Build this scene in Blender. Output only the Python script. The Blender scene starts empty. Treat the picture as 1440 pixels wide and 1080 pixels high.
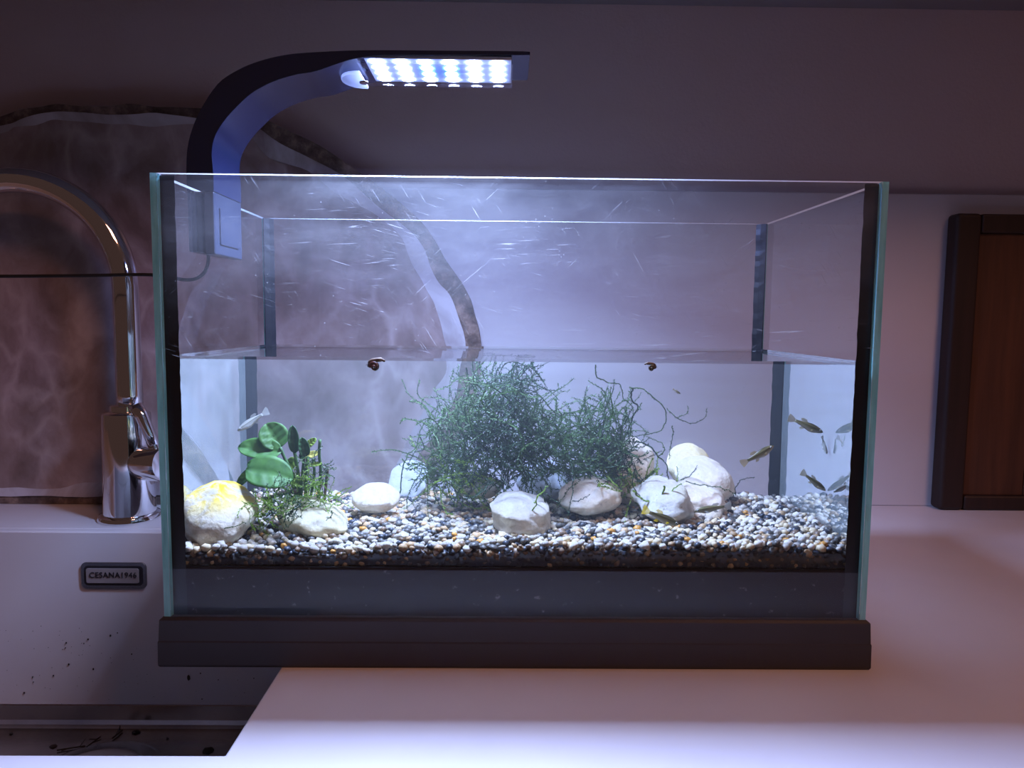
import bpy, bmesh, math, random
from mathutils import Vector, Matrix, noise
random.seed(7)
sc = bpy.context.scene
COL = sc.collection

# ------------------------------------------------------------------ camera
F, CAM = 1034.5, Vector((-.0102, -.4567, .2242))
PITCH, YAW, ROLL = .0897, .0122, .0099
_f = Vector((math.sin(YAW)*math.cos(PITCH), math.cos(YAW)*math.cos(PITCH), -math.sin(PITCH)))
_r0 = Vector((math.cos(YAW), -math.sin(YAW), 0)); _u0 = _r0.cross(_f)
_r = math.cos(ROLL)*_r0 + math.sin(ROLL)*_u0
_u = -math.sin(ROLL)*_r0 + math.cos(ROLL)*_u0
cd = bpy.data.cameras.new('camera'); co = bpy.data.objects.new('camera', cd); COL.objects.link(co)
cd.sensor_width = 36; cd.lens = 36*F/1440; cd.clip_start = .01
co.matrix_world = Matrix(((_r.x, _u.x, -_f.x, CAM.x), (_r.y, _u.y, -_f.y, CAM.y), (_r.z, _u.z, -_f.z, CAM.z), (0, 0, 0, 1)))
sc.camera = co

# ------------------------------------------------------------------ world, room lamps, exposure
w = bpy.data.worlds.new('world'); sc.world = w; w.use_nodes = True
w.node_tree.nodes['Background'].inputs[0].default_value = (1, .56, .48, 1)
w.node_tree.nodes['Background'].inputs[1].default_value = .04
def area(name, loc, target, size, energy, color):
    l = bpy.data.lights.new(name, 'AREA'); l.size = size; l.energy = energy; l.color = color
    o = bpy.data.objects.new(name, l); COL.objects.link(o); o.location = loc
    o.rotation_euler = (Vector(target)-Vector(loc)).to_track_quat('-Z', 'Y').to_euler(); return o
area('ceiling_lamp', (.9, -1.3, 1.9), (.1, .1, .1), .5, 13, (1, .45, .28))
sc.view_settings.view_transform = 'Standard'; sc.view_settings.look = 'None'
sc.view_settings.gamma = 1; sc.view_settings.use_curve_mapping = False
sc.view_settings.exposure = .3
LED_POWER = 470.0
LED_BEAM = 2.7
cy = sc.cycles
cy.use_denoising = True
cy.max_bounces = 14; cy.transmission_bounces = 12; cy.glossy_bounces = 6; cy.diffuse_bounces = 3
cy.transparent_max_bounces = 28
cy.sample_clamp_indirect = 2.0
cy.caustics_reflective = False; cy.caustics_refractive = True

# ------------------------------------------------------------------ pixel -> place helpers (1440x1080 frame)
def ray(u, v):
    return (_f + _r*((u-720)/F) - _u*((v-540)/F)).normalized()
def ony(u, v, y):
    d = ray(u, v); return CAM + d*((y-CAM.y)/d.y)
def onz(u, v, z):
    d = ray(u, v); return CAM + d*((z-CAM.z)/d.z)
YF = .0046
def uw(u, v, y):                      # through the front glass into the water
    d = ray(u, v); p = CAM + d*((YF-CAM.y)/d.y)
    t = Vector((d.x/1.333, 0, d.z/1.333)); t.y = math.sqrt(1-t.x**2-t.z**2)
    return p + t*((y-YF)/t.y)

# ------------------------------------------------------------------ object helpers
def tag(o, label=None, cat=None, group=None, kind=None):
    if label: o['label'] = label
    if cat: o['category'] = cat
    if group: o['group'] = group
    if kind: o['kind'] = kind
    return o
def empty(name, loc=(0, 0, 0)):
    o = bpy.data.objects.new(name, None); COL.objects.link(o); o.location = loc; o.empty_display_size = .02; return o
def link(name, me, mats, parent=None, smooth=False):
    if not isinstance(mats, (list, tuple)): mats = [mats]
    if not me.materials:
        for m in mats: me.materials.append(m)
    if smooth:
        for p in me.polygons: p.use_smooth = True
    o = bpy.data.objects.new(name, me); COL.objects.link(o)
    if parent:
        o.parent = parent; q = parent; off = Vector((0, 0, 0))
        while q: off += q.location; q = q.parent
        o.location = -off
    return o
def mesh(name, vs, fs, mats, parent=None, smooth=False, midx=None, bevel=0, seg=2):
    me = bpy.data.meshes.new(name); me.from_pydata([tuple(v) for v in vs], [], fs); me.validate(); me.update()
    bm = bmesh.new(); bm.from_mesh(me); bmesh.ops.recalc_face_normals(bm, faces=bm.faces); bm.to_mesh(me); bm.free()
    if midx is not None:
        for p, i in zip(me.polygons, midx): p.material_index = i
    o = link(name, me, mats, parent, smooth)
    if bevel:
        b = o.modifiers.new('bevel', 'BEVEL'); b.width = bevel; b.segments = seg; b.limit_method = 'ANGLE'; b.angle_limit = math.radians(30)
        if seg > 1:
            for p in me.polygons: p.use_smooth = True
            wn = o.modifiers.new('wn', 'WEIGHTED_NORMAL'); wn.keep_sharp = True
    return o
BOXF = [(0, 1, 3, 2), (4, 6, 7, 5), (0, 4, 5, 1), (2, 3, 7, 6), (0, 2, 6, 4), (1, 5, 7, 3)]   # x0 x1 y0 y1 z0 z1
def boxv(x0, x1, y0, y1, z0, z1):
    return [(x, y, z) for x in (x0, x1) for y in (y0, y1) for z in (z0, z1)]
def box(name, x0, x1, y0, y1, z0, z1, mats, parent=None, bevel=0, midx=None, seg=2):
    return mesh(name, boxv(x0, x1, y0, y1, z0, z1), BOXF, mats, parent, bevel=bevel, midx=midx, seg=seg)
def prism(name, poly, y0, y1, mats, parent=None, bevel=0, smooth=False):   # poly of (x,z)
    n = len(poly)
    vs = [(x, y0, z) for x, z in poly] + [(x, y1, z) for x, z in poly]
    fs = [tuple(range(n)), tuple(range(2*n-1, n-1, -1))] + [(i, (i+1) % n, n+(i+1) % n, n+i) for i in range(n)]
    return mesh(name, vs, fs, mats, parent, bevel=bevel, smooth=smooth)
def sweep(pts, rad, n=12, cap=True, vs=None, fs=None):
    vs = [] if vs is None else vs; fs = [] if fs is None else fs
    pts = [Vector(p) for p in pts]; b0 = len(vs)
    if not hasattr(rad, '__len__'): rad = [rad]*len(pts)
    up = Vector((0, 0, 1)); t = (pts[1]-pts[0]).normalized()
    if abs(t.dot(up)) > .9: up = Vector((0, 1, 0))
    a = (up - t*t.dot(up)).normalized()
    for i, p in enumerate(pts):
        t = (pts[min(i+1, len(pts)-1)]-pts[max(i-1, 0)])
        if t.length > 1e-9:
            t.normalize(); a2 = a - t*t.dot(a)
            if a2.length > 1e-6: a = a2.normalized()
        b = t.cross(a)
        for k in range(n):
            q = 2*math.pi*k/n
            vs.append(p + (a*math.cos(q)+b*math.sin(q))*rad[i])
    for i in range(len(pts)-1):
        for k in range(n):
            fs.append((b0+i*n+k, b0+i*n+(k+1) % n, b0+(i+1)*n+(k+1) % n, b0+(i+1)*n+k))
    if cap:
        fs.append(tuple(b0+k for k in range(n))[::-1]); e = b0+(len(pts)-1)*n; fs.append(tuple(e+k for k in range(n)))
    return vs, fs
def tube(name, pts, rad, mat, parent=None, n=12):
    vs, fs = sweep(pts, rad, n); return mesh(name, vs, fs, mat, parent, smooth=True)
def lathe(name, prof, mat, parent=None, n=32, loc=(0, 0, 0), axis=None, smooth=True):   # prof (r,z)
    vs, fs = [], []; M = Matrix.Identity(3)
    if axis: M = Vector(axis).to_track_quat('Z', 'Y').to_matrix()
    for r, z in prof:
        for k in range(n):
            q = 2*math.pi*k/n; vs.append(Vector(loc)+M @ Vector((r*math.cos(q), r*math.sin(q), z)))
    for i in range(len(prof)-1):
        for k in range(n):
            fs.append((i*n+k, i*n+(k+1) % n, (i+1)*n+(k+1) % n, (i+1)*n+k))
    fs.append(tuple(range(n))[::-1]); fs.append(tuple((len(prof)-1)*n+k for k in range(n)))
    o = mesh(name, vs, fs, mat, parent, smooth=smooth)
    if smooth:
        m = o.modifiers.new('es', 'EDGE_SPLIT'); m.split_angle = math.radians(40)
    return o
def bez(ps, n):                        # Catmull-Rom through points
    ps = [Vector(p) for p in ps]; P = [ps[0]*2-ps[1]]+ps+[ps[-1]*2-ps[-2]]; out = []
    for i in range(1, len(P)-2):
        for k in range(n):
            t = k/n; a, b, c, d = P[i-1:i+3]
            out.append(.5*((2*b)+(c-a)*t+(2*a-5*b+4*c-d)*t*t+(3*b-a-3*c+d)*t**3))
    return out+[ps[-1]]

# ------------------------------------------------------------------ materials
class NT:
    def __init__(s, name):
        s.m = bpy.data.materials.new(name); s.m.use_nodes = True; s.t = s.m.node_tree; s.t.nodes.clear()
        s.out = s.n('ShaderNodeOutputMaterial')
    def n(s, t, **kw):
        o = s.t.nodes.new(t)
        for k, v in kw.items():
            if k in o.inputs.keys():
                o.inputs[k].default_value = v
            else: setattr(o, k, v)
        return o
    def l(s, a, b): s.t.links.new(a, b)
    def ramp(s, fac, stops):
        r = s.n('ShaderNodeValToRGB'); e = r.color_ramp.elements
        while len(e) < len(stops): e.new(.5)
        for x, (p, c) in zip(e, stops): x.position = p; x.color = c if len(c) == 4 else (*c, 1)
        s.l(fac, r.inputs[0]); return r.outputs[0]
    def math(s, op, a, b=None):
        m = s.n('ShaderNodeMath', operation=op)
        for i, x in enumerate((a, b)):
            if x is None: continue
            if isinstance(x, (int, float)): m.inputs[i].default_value = x
            else: s.l(x, m.inputs[i])
        return m.outputs[0]
    def coords(s, kind='Object', scale=(1, 1, 1), rot=(0, 0, 0)):
        if kind == 'Position': src = s.n('ShaderNodeNewGeometry').outputs['Position']
        else: src = s.n('ShaderNodeTexCoord').outputs[kind]
        mp = s.n('ShaderNodeMapping'); mp.inputs['Scale'].default_value = scale; mp.inputs['Rotation'].default_value = rot
        s.l(src, mp.inputs[0]); return mp.outputs[0]
    def noise(s, vec, scale, detail=4, rough=.55, dist=0):
        x = s.n('ShaderNodeTexNoise', Scale=scale, Detail=detail, Roughness=rough, Distortion=dist); s.l(vec, x.inputs['Vector']); return x.outputs['Fac']
    def mixc(s, fac, a, b):
        m = s.n('ShaderNodeMix', data_type='RGBA')
        for sock, x in ((m.inputs[0], fac), (m.inputs[6], a), (m.inputs[7], b)):
            if isinstance(x, (int, float)): sock.default_value = x
            elif isinstance(x, tuple): sock.default_value = (*x[:3], 1)
            else: s.l(x, sock)
        return m.outputs[2]
    def pbr(s, color, rough=.5, metal=0, bump=None, bstr=.2, bdist=.002, **kw):
        p = s.n('ShaderNodeBsdfPrincipled', Roughness=rough if isinstance(rough, (int, float)) else .5, Metallic=metal)
        if isinstance(color, tuple): p.inputs['Base Color'].default_value = (*color[:3], 1)
        else: s.l(color, p.inputs['Base Color'])
        if not isinstance(rough, (int, float)): s.l(rough, p.inputs['Roughness'])
        for k, v in kw.items(): p.inputs[k.replace('_', ' ')].default_value = v
        if bump is not None:
            b = s.n('ShaderNodeBump', Strength=bstr, Distance=bdist); s.l(bump, b.inputs['Height']); s.l(b.outputs[0], p.inputs['Normal'])
        s.l(p.outputs[0], s.out.inputs[0]); return p
def mat(name, c, rough=.5, metal=0, c2=None, scale=40, bstr=0, bscale=None, kind='Object', stretch=(1, 1, 1), **kw):
    t = NT(name); co_ = t.coords(kind, stretch)
    nz = t.noise(co_, scale)
    col = c if c2 is None else t.ramp(nz, [(.35, c), (.65, c2)])
    t.pbr(col, rough, metal, bump=t.noise(co_, bscale or scale*3) if bstr else None, bstr=bstr, **kw)
    return t.m

M = {}
M['counter'] = mat('white_quartz', (.60, .58, .635), .42, 0, (.64, .615, .665), 9, .03, 160, Specular_IOR_Level=.35)
M['splash'] = mat('backsplash_quartz', (.54, .545, .61), .5, 0, (.58, .58, .645), 6)
M['plaster'] = mat('taupe_plaster', (.64, .55, .60), .9, 0, (.68, .58, .63), 4, .25, 260)
M['cabinet'] = mat('grey_cabinet_laminate', (.20, .19, .21), .45, 0, (.22, .21, .23), 3)
M['floor'] = mat('floor_tile', (.25, .2, .17), .5, 0, (.3, .24, .2), 3)
M['chrome'] = mat('chrome', (.82, .82, .84), .06, 1)
M['chrome_dark'] = mat('dark_chrome', (.34, .33, .34), .22, 1)
M['steel'] = mat('brushed_steel', (.55, .50, .47), .27, 1, (.38, .35, .34), 14, .05, 120)
M['black_rubber'] = mat('black_rubber', (.012, .012, .014), .5)
M['silicone'] = mat('black_silicone', (.006, .007, .012), .35)
M['plinth'] = mat('charcoal_plastic', (.030, .026, .030), .42, 0, (.034, .029, .033), 20)
M['lampbody'] = mat('navy_gloss_plastic', (.013, .019, .055), .18, 0, Specular_IOR_Level=.55)
M['jaw'] = mat('smoky_blue_plastic', (.032, .040, .068), .25)
M['ink'] = mat('dark_ink', (.015, .013, .02), .5)
M['plate'] = mat('satin_plate', (.30, .27, .28), .4, .2)
M['debris'] = mat('soil_crumb', (.02, .013, .01), .9)

def glass_mat(name, tint, dirt=0.0):
    t = NT(name)
    geo = t.n('ShaderNodeNewGeometry')
    fr = t.n('ShaderNodeFresnel', IOR=1.5)
    fac = t.math('MULTIPLY', fr.outputs[0], t.math('SUBTRACT', 1.0, geo.outputs['Backfacing']))
    tr = t.n('ShaderNodeBsdfTransparent', Color=(*tint, 1)); gl = t.n('ShaderNodeBsdfGlossy', Roughness=.0)
    mx = t.n('ShaderNodeMixShader'); t.l(fac, mx.inputs[0]); t.l(tr.outputs[0], mx.inputs[1]); t.l(gl.outputs[0], mx.inputs[2])
    res = mx.outputs[0]
    if dirt:
        pos = geo.outputs['Position']
        sep = t.n('ShaderNodeSeparateXYZ'); t.l(pos, sep.inputs[0])
        # dried film and wiping scratches above the water line
        above = t.n('ShaderNodeMapRange', interpolation_type='SMOOTHSTEP'); t.l(sep.outputs['Z'], above.inputs[0])
        above.inputs[1].default_value = .198; above.inputs[2].default_value = .29
        ab2 = t.n('ShaderNodeMapRange'); t.l(sep.outputs['Z'], ab2.inputs[0]); ab2.inputs[1].default_value = .1975; ab2.inputs[2].default_value = .199
        cl = t.noise(t.coords('Position', (.7, 1, 1.6)), 15, 7, .7, .4)
        film = t.math('MULTIPLY', t.ramp(cl, [(.35, (0, 0, 0)), (.75, (1, 1, 1))]), .07)
        film = t.math('MULTIPLY', t.math('ADD', film, .015), above.outputs[0])
        tot = film
        for k, (rz, sx, thr, amt) in enumerate([(.06, 30, .66, .5), (-.28, 34, .67, .5), (.75, 36, .665, .4), (-1.0, 34, .665, .4)]):
            v0 = t.coords('Position', (1, 1, 1), (0, rz, 0)); mp = t.n('ShaderNodeMapping'); mp.inputs['Scale'].default_value = (sx*.55, sx, sx*15); t.l(v0, mp.inputs[0]); v = mp.outputs[0]
            s_ = t.noise(v, 2.2, 3, .6, .35)
            line = t.ramp(s_, [(thr, (0, 0, 0)), (thr+.05, (1, 1, 1))])
            patch = t.ramp(t.noise(t.coords('Position'), 13+k*3, 2), [(.50, (0, 0, 0)), (.66, (1, 1, 1))])
            tot = t.math('ADD', tot, t.math('MULTIPLY', t.math('MULTIPLY', line, patch), t.math('MULTIPLY', ab2.outputs[0], amt)))
        # fine mineral dots everywhere
        vo = t.n('ShaderNodeTexVoronoi', Scale=210.0); t.l(pos, vo.inputs['Vector'])
        dots = t.ramp(vo.outputs['Distance'], [(.05, (1, 1, 1)), (.11, (0, 0, 0))])
        dsel = t.ramp(t.noise(t.coords('Position'), 30, 3), [(.55, (0, 0, 0)), (.62, (1, 1, 1))])
        tot = t.math('ADD', tot, t.math('MULTIPLY', t.math('MULTIPLY', dots, dsel), .25))
        tot = t.math('MINIMUM', t.math('MULTIPLY', tot, dirt), .8)
        df = t.n('ShaderNodeBsdfDiffuse', Color=(.8, .82, .86, 1)); tl = t.n('ShaderNodeBsdfTranslucent', Color=(.8, .82, .86, 1))
        ad = t.n('ShaderNodeMixShader'); ad.inputs[0].default_value = .5; t.l(df.outputs[0], ad.inputs[1]); t.l(tl.outputs[0], ad.inputs[2])
        m2 = t.n('ShaderNodeMixShader'); t.l(tot, m2.inputs[0]); t.l(res, m2.inputs[1]); t.l(ad.outputs[0], m2.inputs[2]); res = m2.outputs[0]
    t.l(res, t.out.inputs[0]); return t.m
M['glass'] = glass_mat('aquarium_glass', (.975, .99, .985), 1.0)
M['glass_clean'] = glass_mat('clear_glass', (.975, .99, .985), .35)
M['acrylic'] = glass_mat('clear_acrylic', (.98, .98, .99))
def edge_mat():
    t = NT('teal_glass_edge')
    nz = t.noise(t.coords('Position', (60, 60, 8)), 4)
    c = t.ramp(nz, [(.3, (.22, .62, .62)), (.7, (.40, .86, .86))])
    tl = t.n('ShaderNodeBsdfTranslucent'); t.l(c, tl.inputs[0]); df = t.n('ShaderNodeBsdfDiffuse'); t.l(c, df.inputs[0])
    a = t.n('ShaderNodeMixShader'); a.inputs[0].default_value = .5; t.l(tl.outputs[0], a.inputs[1]); t.l(df.outputs[0], a.inputs[2])
    g = t.n('ShaderNodeBsdfGlossy', Roughness=.1); b = t.n('ShaderNodeMixShader'); b.inputs[0].default_value = .05
    t.l(a.outputs[0], b.inputs[1]); t.l(g.outputs[0], b.inputs[2]); t.l(b.outputs[0], t.out.inputs[0]); return t.m
M['edge'] = edge_mat()
def edge_top():
    t = NT('ground_glass_top_edge')
    tl = t.n('ShaderNodeBsdfTranslucent', Color=(.75, .85, .85, 1)); t.l(tl.outputs[0], t.out.inputs[0]); return t.m
M['edge_top'] = edge_top()
def water_mats():
    t = NT('water_surface'); geo = t.n('ShaderNodeNewGeometry'); fr = t.n('ShaderNodeFresnel', IOR=1.33)
    b = t.n('ShaderNodeBump', Strength=.05, Distance=.001); t.l(t.noise(t.coords('Position'), 60, 2), b.inputs['Height'])
    fac = t.math('MULTIPLY', fr.outputs[0], t.math('SUBTRACT', 1.0, geo.outputs['Backfacing']))
    tr = t.n('ShaderNodeBsdfTransparent', Color=(.99, 1, .99, 1)); gl = t.n('ShaderNodeBsdfGlossy', Roughness=.02); t.l(b.outputs[0], gl.inputs['Normal'])
    mx = t.n('ShaderNodeMixShader'); t.l(fac, mx.inputs[0]); t.l(tr.outputs[0], mx.inputs[1]); t.l(gl.outputs[0], mx.inputs[2]); t.l(mx.outputs[0], t.out.inputs[0])
    s = NT('water_body'); g = s.n('ShaderNodeBsdfGlass', IOR=1.333, Roughness=0.0); g.inputs['Color'].default_value = (.985, 1, .995, 1); s.l(g.outputs[0], s.out.inputs[0])
    return t.m, s.m
M['water_top'], M['water_side'] = water_mats()
def emit(name, c, s):
    t = NT(name); e = t.n('ShaderNodeEmission', Strength=s, Color=(*c, 1)); t.l(e.outputs[0], t.out.inputs[0]); return t.m
M['led_white'] = emit('white_led', (.34, .45, 1), LED_POWER)
M['led_blue'] = emit('blue_led', (.05, .16, 1), LED_POWER*1.1)
M['pcb'] = mat('white_led_board', (.62, .66, .72), .5)
def film_mat():
    t = NT('pale_film'); d = t.n('ShaderNodeBsdfDiffuse', Color=(.68, .82, .86, 1)); tr = t.n('ShaderNodeBsdfTransparent')
    nz = t.noise(t.coords('Position', (1, 6, 3)), 4, 4, .5, .5); f = t.ramp(nz, [(.25, (.10, .10, .10)), (.8, (.20, .20, .20))])
    m = t.n('ShaderNodeMixShader'); t.l(f, m.inputs[0]); t.l(tr.outputs[0], m.inputs[1]); t.l(d.outputs[0], m.inputs[2]); t.l(m.outputs[0], t.out.inputs[0]); return t.m
M['film'] = film_mat()

# ------------------------------------------------------------------ the setting
YW = .432
tag(box('wall_back', -1.8, 1.8, YW, YW+.1, -.9, 1.6, M['plaster']), 'taupe plaster wall behind the counter', 'wall', kind='structure')
tag(box('floor', -1.8, 1.8, -1.8, YW, -.95, -.9, M['floor']), 'tiled kitchen floor below the counter', 'floor', kind='structure')
zs = ony(1300, 272, YW-.012).z
tag(box('trim_1', -1.8, 1.8, YW-.012, YW, 0, zs, M['splash'], bevel=.0015), 'pale quartz backsplash panel behind the counter', 'backsplash', kind='structure')
# countertop with the sink cut-out
SX0, SX1, SY0, SY1 = -.72, -.151, -.097, .290
def counter():
    xs, ys = [-1.8, SX0, SX1, 1.8], [-.182, SY0, SY1+.0121, YW]
    vs = [(x, y, z) for z in (-.025, 0) for x in xs for y in ys]
    I = lambda i, j, k: k*16+i*4+j; fs = []
    for i in range(3):
        for j in range(3):
            if (i, j) == (1, 1): continue
            fs.append((I(i, j, 1), I(i+1, j, 1), I(i+1, j+1, 1), I(i, j+1, 1))); fs.append((I(i, j, 0), I(i, j+1, 0), I(i+1, j+1, 0), I(i+1, j, 0)))
    for a, b in [((0, 0), (3, 0)), ((3, 0), (3, 3)), ((3, 3), (0, 3)), ((0, 3), (0, 0))]:
        di, dj = (b[0]-a[0])//3, (b[1]-a[1])//3
        for k in range(3):
            p, q = (a[0]+di*k, a[1]+dj*k), (a[0]+di*(k+1), a[1]+dj*(k+1))
            fs.append((I(*p, 0), I(*q, 0), I(*q, 1), I(*p, 1)))
    for p, q in [((1, 1), (2, 1)), ((2, 1), (2, 2)), ((2, 2), (1, 2)), ((1, 2), (1, 1))]:
        fs.append((I(*p, 0), I(*p, 1), I(*q, 1), I(*q, 0)))
    o = mesh('countertop', vs, fs, M['counter'], bevel=.0018, seg=3)
    tag(o, 'pale quartz countertop with a rectangular sink cut-out', 'countertop')
counter()
wc = empty('wall_cabinet', (0, .3, ony(1100, 11, YW).z)); tag(wc, 'grey overhead wall cabinet above the counter', 'cabinet')
zc = wc.location.z
box('carcass', -1.5, 1.5, .13, YW, zc, zc+.6, M['cabinet'], wc, .002)
for k in range(5): 
    d = box('door', -1.5+k*.6+.002, -1.5+k*.6+.598, .11, .129, zc+.003, zc+.6, M['cabinet'], wc, .002)

# ------------------------------------------------------------------ sink
ZS = -.187; ZB = -.209
sk = empty('kitchen_sink', (-.43, .1, ZB)); tag(sk, 'white undermount sink with a stainless steel bottom', 'sink')
for n_, b_ in (('back_wall', (SX0+.0002, SX1-.0002, SY1, SY1+.012, ZS, .0)), ('front_wall', (SX0-.012, SX1+.012, SY0-.012, SY0, ZS, -.0255)),
               ('side_wall', (SX0-.012, SX0, SY0, SY1, ZS, -.0255)), ('side_wall', (SX1, SX1+.012, SY0, SY1, ZS, -.0255))):
    box(n_, *b_, M['counter'], sk, .0015)
def basin():
    e = .0005
    pr = [(0, ZS), (0, ZB+.006), (.002, ZB+.002), (.006, ZB)]
    vs, fs = [], []
    for d, z in pr:
        vs += [(SX0+d, SY0+d, z), (SX1-d, SY0+d, z), (SX1-d, SY1-d, z), (SX0+d, SY1-d, z)]
    for i in range(len(pr)-1):
        for k in range(4): fs.append((i*4+k, i*4+(k+1) % 4, i*4+4+(k+1) % 4, i*4+4+k))
    b = (len(pr)-1)*4; fs.append((b, b+1, b+2, b+3))
    mesh('steel_basin', vs, fs, M['steel'], sk)
    box('basin_underside', SX0-.01, SX1+.01, SY0-.01, SY1+.01, ZB-.012, ZB-.001, M['steel'], sk)
basin()
dc = (-.392, .198)
dr = lathe('drain', [(.062, 0), (.062, .0012), (.058, .0022), (.050, .0016), (.047, .0035), (.043, .0040), (.040, .0022), (.012, .0030), (.010, .0060), (.0, .0062)], M['steel'], sk, 48, (dc[0], dc[1], ZB))
# overflow plate with its lettering
a = ony(114.5, 790, SY1); b = ony(208, 827, SY1)
def rrect(x0, x1, z0, z1, r, n=6):
    out = []
    for cx, cz, q in ((x1-r, z1-r, 0), (x0+r, z1-r, 90), (x0+r, z0+r, 180), (x1-r, z0+r, 270)):
        for k in range(n+1):
            t = math.radians(q+90*k/n); out.append((cx+r*math.cos(t), cz+r*math.sin(t)))
    return out
x0, x1, z1, z0 = a.x, b.x, a.z, b.z
ov = prism('overflow_plate', rrect(x0, x1, z0, z1, .0055), SY1-.0022, SY1-.0002, M['chrome_dark'], sk, .0006)
ov['label'] = 'dark chrome overflow rim'
prism('recess', rrect(x0+.0035, x1-.0035, z0+.0035, z1-.0035, .004), SY1-.0026, SY1-.0021, M['ink'], ov)
prism('name_plate', rrect(x0+.0062, x1-.0072, z0+.0062, z1-.0058, .002), SY1-.0040, SY1-.0023, M['plate'], ov, .0005)
def lettering(txt, xc, zc_, y, width, matl, parent):
    c = bpy.data.curves.new('lettering', 'FONT'); c.body = txt; c.align_x = 'CENTER'; c.align_y = 'CENTER'; c.extrude = .004; c.size = 1; c.space_character = 1.08
    o = bpy.data.objects.new('lettering_tmp', c); COL.objects.link(o); bpy.context.view_layer.update()
    me = bpy.data.meshes.new_from_object(o.evaluated_get(bpy.context.evaluated_depsgraph_get())); COL.objects.unlink(o); bpy.data.objects.remove(o)
    xs = [v.co.x for v in me.vertices]; s = width/(max(xs)-min(xs)); mx = (max(xs)+min(xs))/2
    ys = [v.co.y for v in me.vertices]; my = (max(ys)+min(ys))/2
    for v in me.vertices: v.co = (xc+(v.co.x-mx)*s, y-v.co.z*.1, zc_+(v.co.y-my)*s*1.05)
    me.materials.clear()
    return link('lettering', me, matl, parent)
la = ony(126, 808, SY1-.004); lb = ony(192, 808, SY1-.004)
lettering('CESANA1946', (la.x+lb.x)/2, ony(160, 808.5, SY1-.004).z, SY1-.0043, lb.x-la.x, M['ink'], ov)

# crumbs of soil and moss scraps spilled in the sink
def crumb_mesh(name, r, seed):
    bm = bmesh.new(); bmesh.ops.create_icosphere(bm, subdivisions=1, radius=r)
    for v in bm.verts: v.co *= 1+.5*noise.noise(v.co*300+Vector((seed, 0, 0)))
    me = bpy.data.meshes.new(name); bm.to_mesh(me); bm.free(); return me
cr = random.Random(3)
for i, (u, v, s) in enumerate([(265, 953, 3.2), (97, 934, 1.6), (131, 941, 1.6), (93, 904, 1.3), (124, 899, 1.4), (155, 894, 1.7), (46, 952, 1.3), (75, 950, 1.2), (34, 974, 1.6), (47, 959, 1.0), (282, 947, 1.2), (185, 920, 1.2), (307, 956, 1.0), (357, 954, 1.0), (284, 983, 1.1), (118, 905, 1.0), (165, 890, 1.0), (92, 911, 1.0)]):
    p = ony(u, v, SY1-.0006); o = link('soil_crumb', crumb_mesh('soil_crumb', s*.00075, i), M['debris'])
    o.location = p; o.scale = (.8, .6, 1.5 if i == 0 else 1.1)
    tag(o, 'large dark elongated soil crumb stuck to the sink wall' if i == 0 else 'tiny dark soil crumb stuck to the sink wall', 'soil crumb', 'soil crumbs on the sink wall')
vs, fs = [], []
for i in range(90):
    u = cr.uniform(0, 370); v = cr.uniform(880, 990); p = ony(u, v, SY1-.0002); r = cr.uniform(.0002, .0005); b0 = len(vs)
    vs += [p+Vector((r, 0, 0)), p+Vector((-r, 0, 0)), p+Vector((0, -r, 0)), p+Vector((0, 0, r)), p+Vector((0, 0, -r))]
    fs += [(b0+3, b0, b0+2), (b0+3, b0+2, b0+1), (b0+4, b0+2, b0), (b0+4, b0+1, b0+2)]
tag(mesh('soil_dust', vs, fs, M['debris']), 'fine soil specks scattered over the white sink wall', 'dirt', kind='stuff')
for i, (u, v, s) in enumerate([(75, 1049, 3), (293, 1055, 5), (236, 1038, 1.2), (191, 1029, 3.6), (16, 1031, 1.6)]):
    p = onz(u, v, ZB+.0008); o = link('soil_crumb', crumb_mesh('soil_crumb', s*.001, 40+i), M['debris']); o.location = p; o.scale = (1.3, 1, .5)
    tag(o, 'dark wet soil lump lying on the steel sink bottom', 'soil crumb', 'soil lumps on the sink bottom')
def twig(name, pts, r, matl, parent=None, fork=True, rnd=cr):
    vs, fs = sweep(bez(pts, 5), r, 5)
    if fork:
        pp = bez(pts, 5)
        for k in range(3, len(pp)-2, 4):
            d = Vector((rnd.uniform(-1, 1), rnd.uniform(-1, 1), .15)).normalized()*r*11
            sweep([pp[k], pp[k]+d*.6, pp[k]+d], r*.7, 4, True, vs, fs)
    return mesh(name, vs, fs, matl, parent, smooth=True)
for i, ps in enumerate([[(122, 1050), (133, 1042), (141, 1036)], [(158, 1038), (165, 1033), (172, 1027)], [(80, 1055), (105, 1051), (120, 1049)]]):
    tag(twig('moss_scrap', [onz(u, v, ZB+.0015+.004*(i == 0)) for u, v in ps], .0008, M['debris']), ('thick dark forked moss scrap lying over the drain rim', 'short dark moss scrap between the drain and the sink wall', 'flat dark moss strand lying along the drain edge')[i], 'plant scrap', 'moss scraps in the sink')

# ------------------------------------------------------------------ faucet
FY = .345
fx = ony(180, 640, FY).x
fc = empty('kitchen_faucet', (fx, FY, 0)); tag(fc, 'chrome gooseneck kitchen faucet standing behind the sink', 'faucet')
lathe('base_flange', [(.0325, 0), (.0325, .002), (.031, .005), (.0275, .0065)], M['chrome'], fc, 48, (fx, FY, .0003))
lathe('body', [(.0268, .006), (.0255, .05), (.0245, .112), (.0240, .1165), (.0205, .119), (.0165, .1195), (.0163, .125), (.0142, .1265)], M['chrome'], fc, 48, (fx, FY, 0))
c = ony(27, 405, FY); R_ = ony(177, 405, FY).x-c.x; tx = c.x+R_
pts = [(tx+(fx-.001-tx)*0, FY, .120)] + [(tx, FY, .120+(c.z-.120)*k/8) for k in range(1, 8)]
pts += [(c.x+R_*math.cos(math.radians(q)), FY, c.z+R_*math.sin(math.radians(q))) for q in range(0, 181, 6)]
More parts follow.
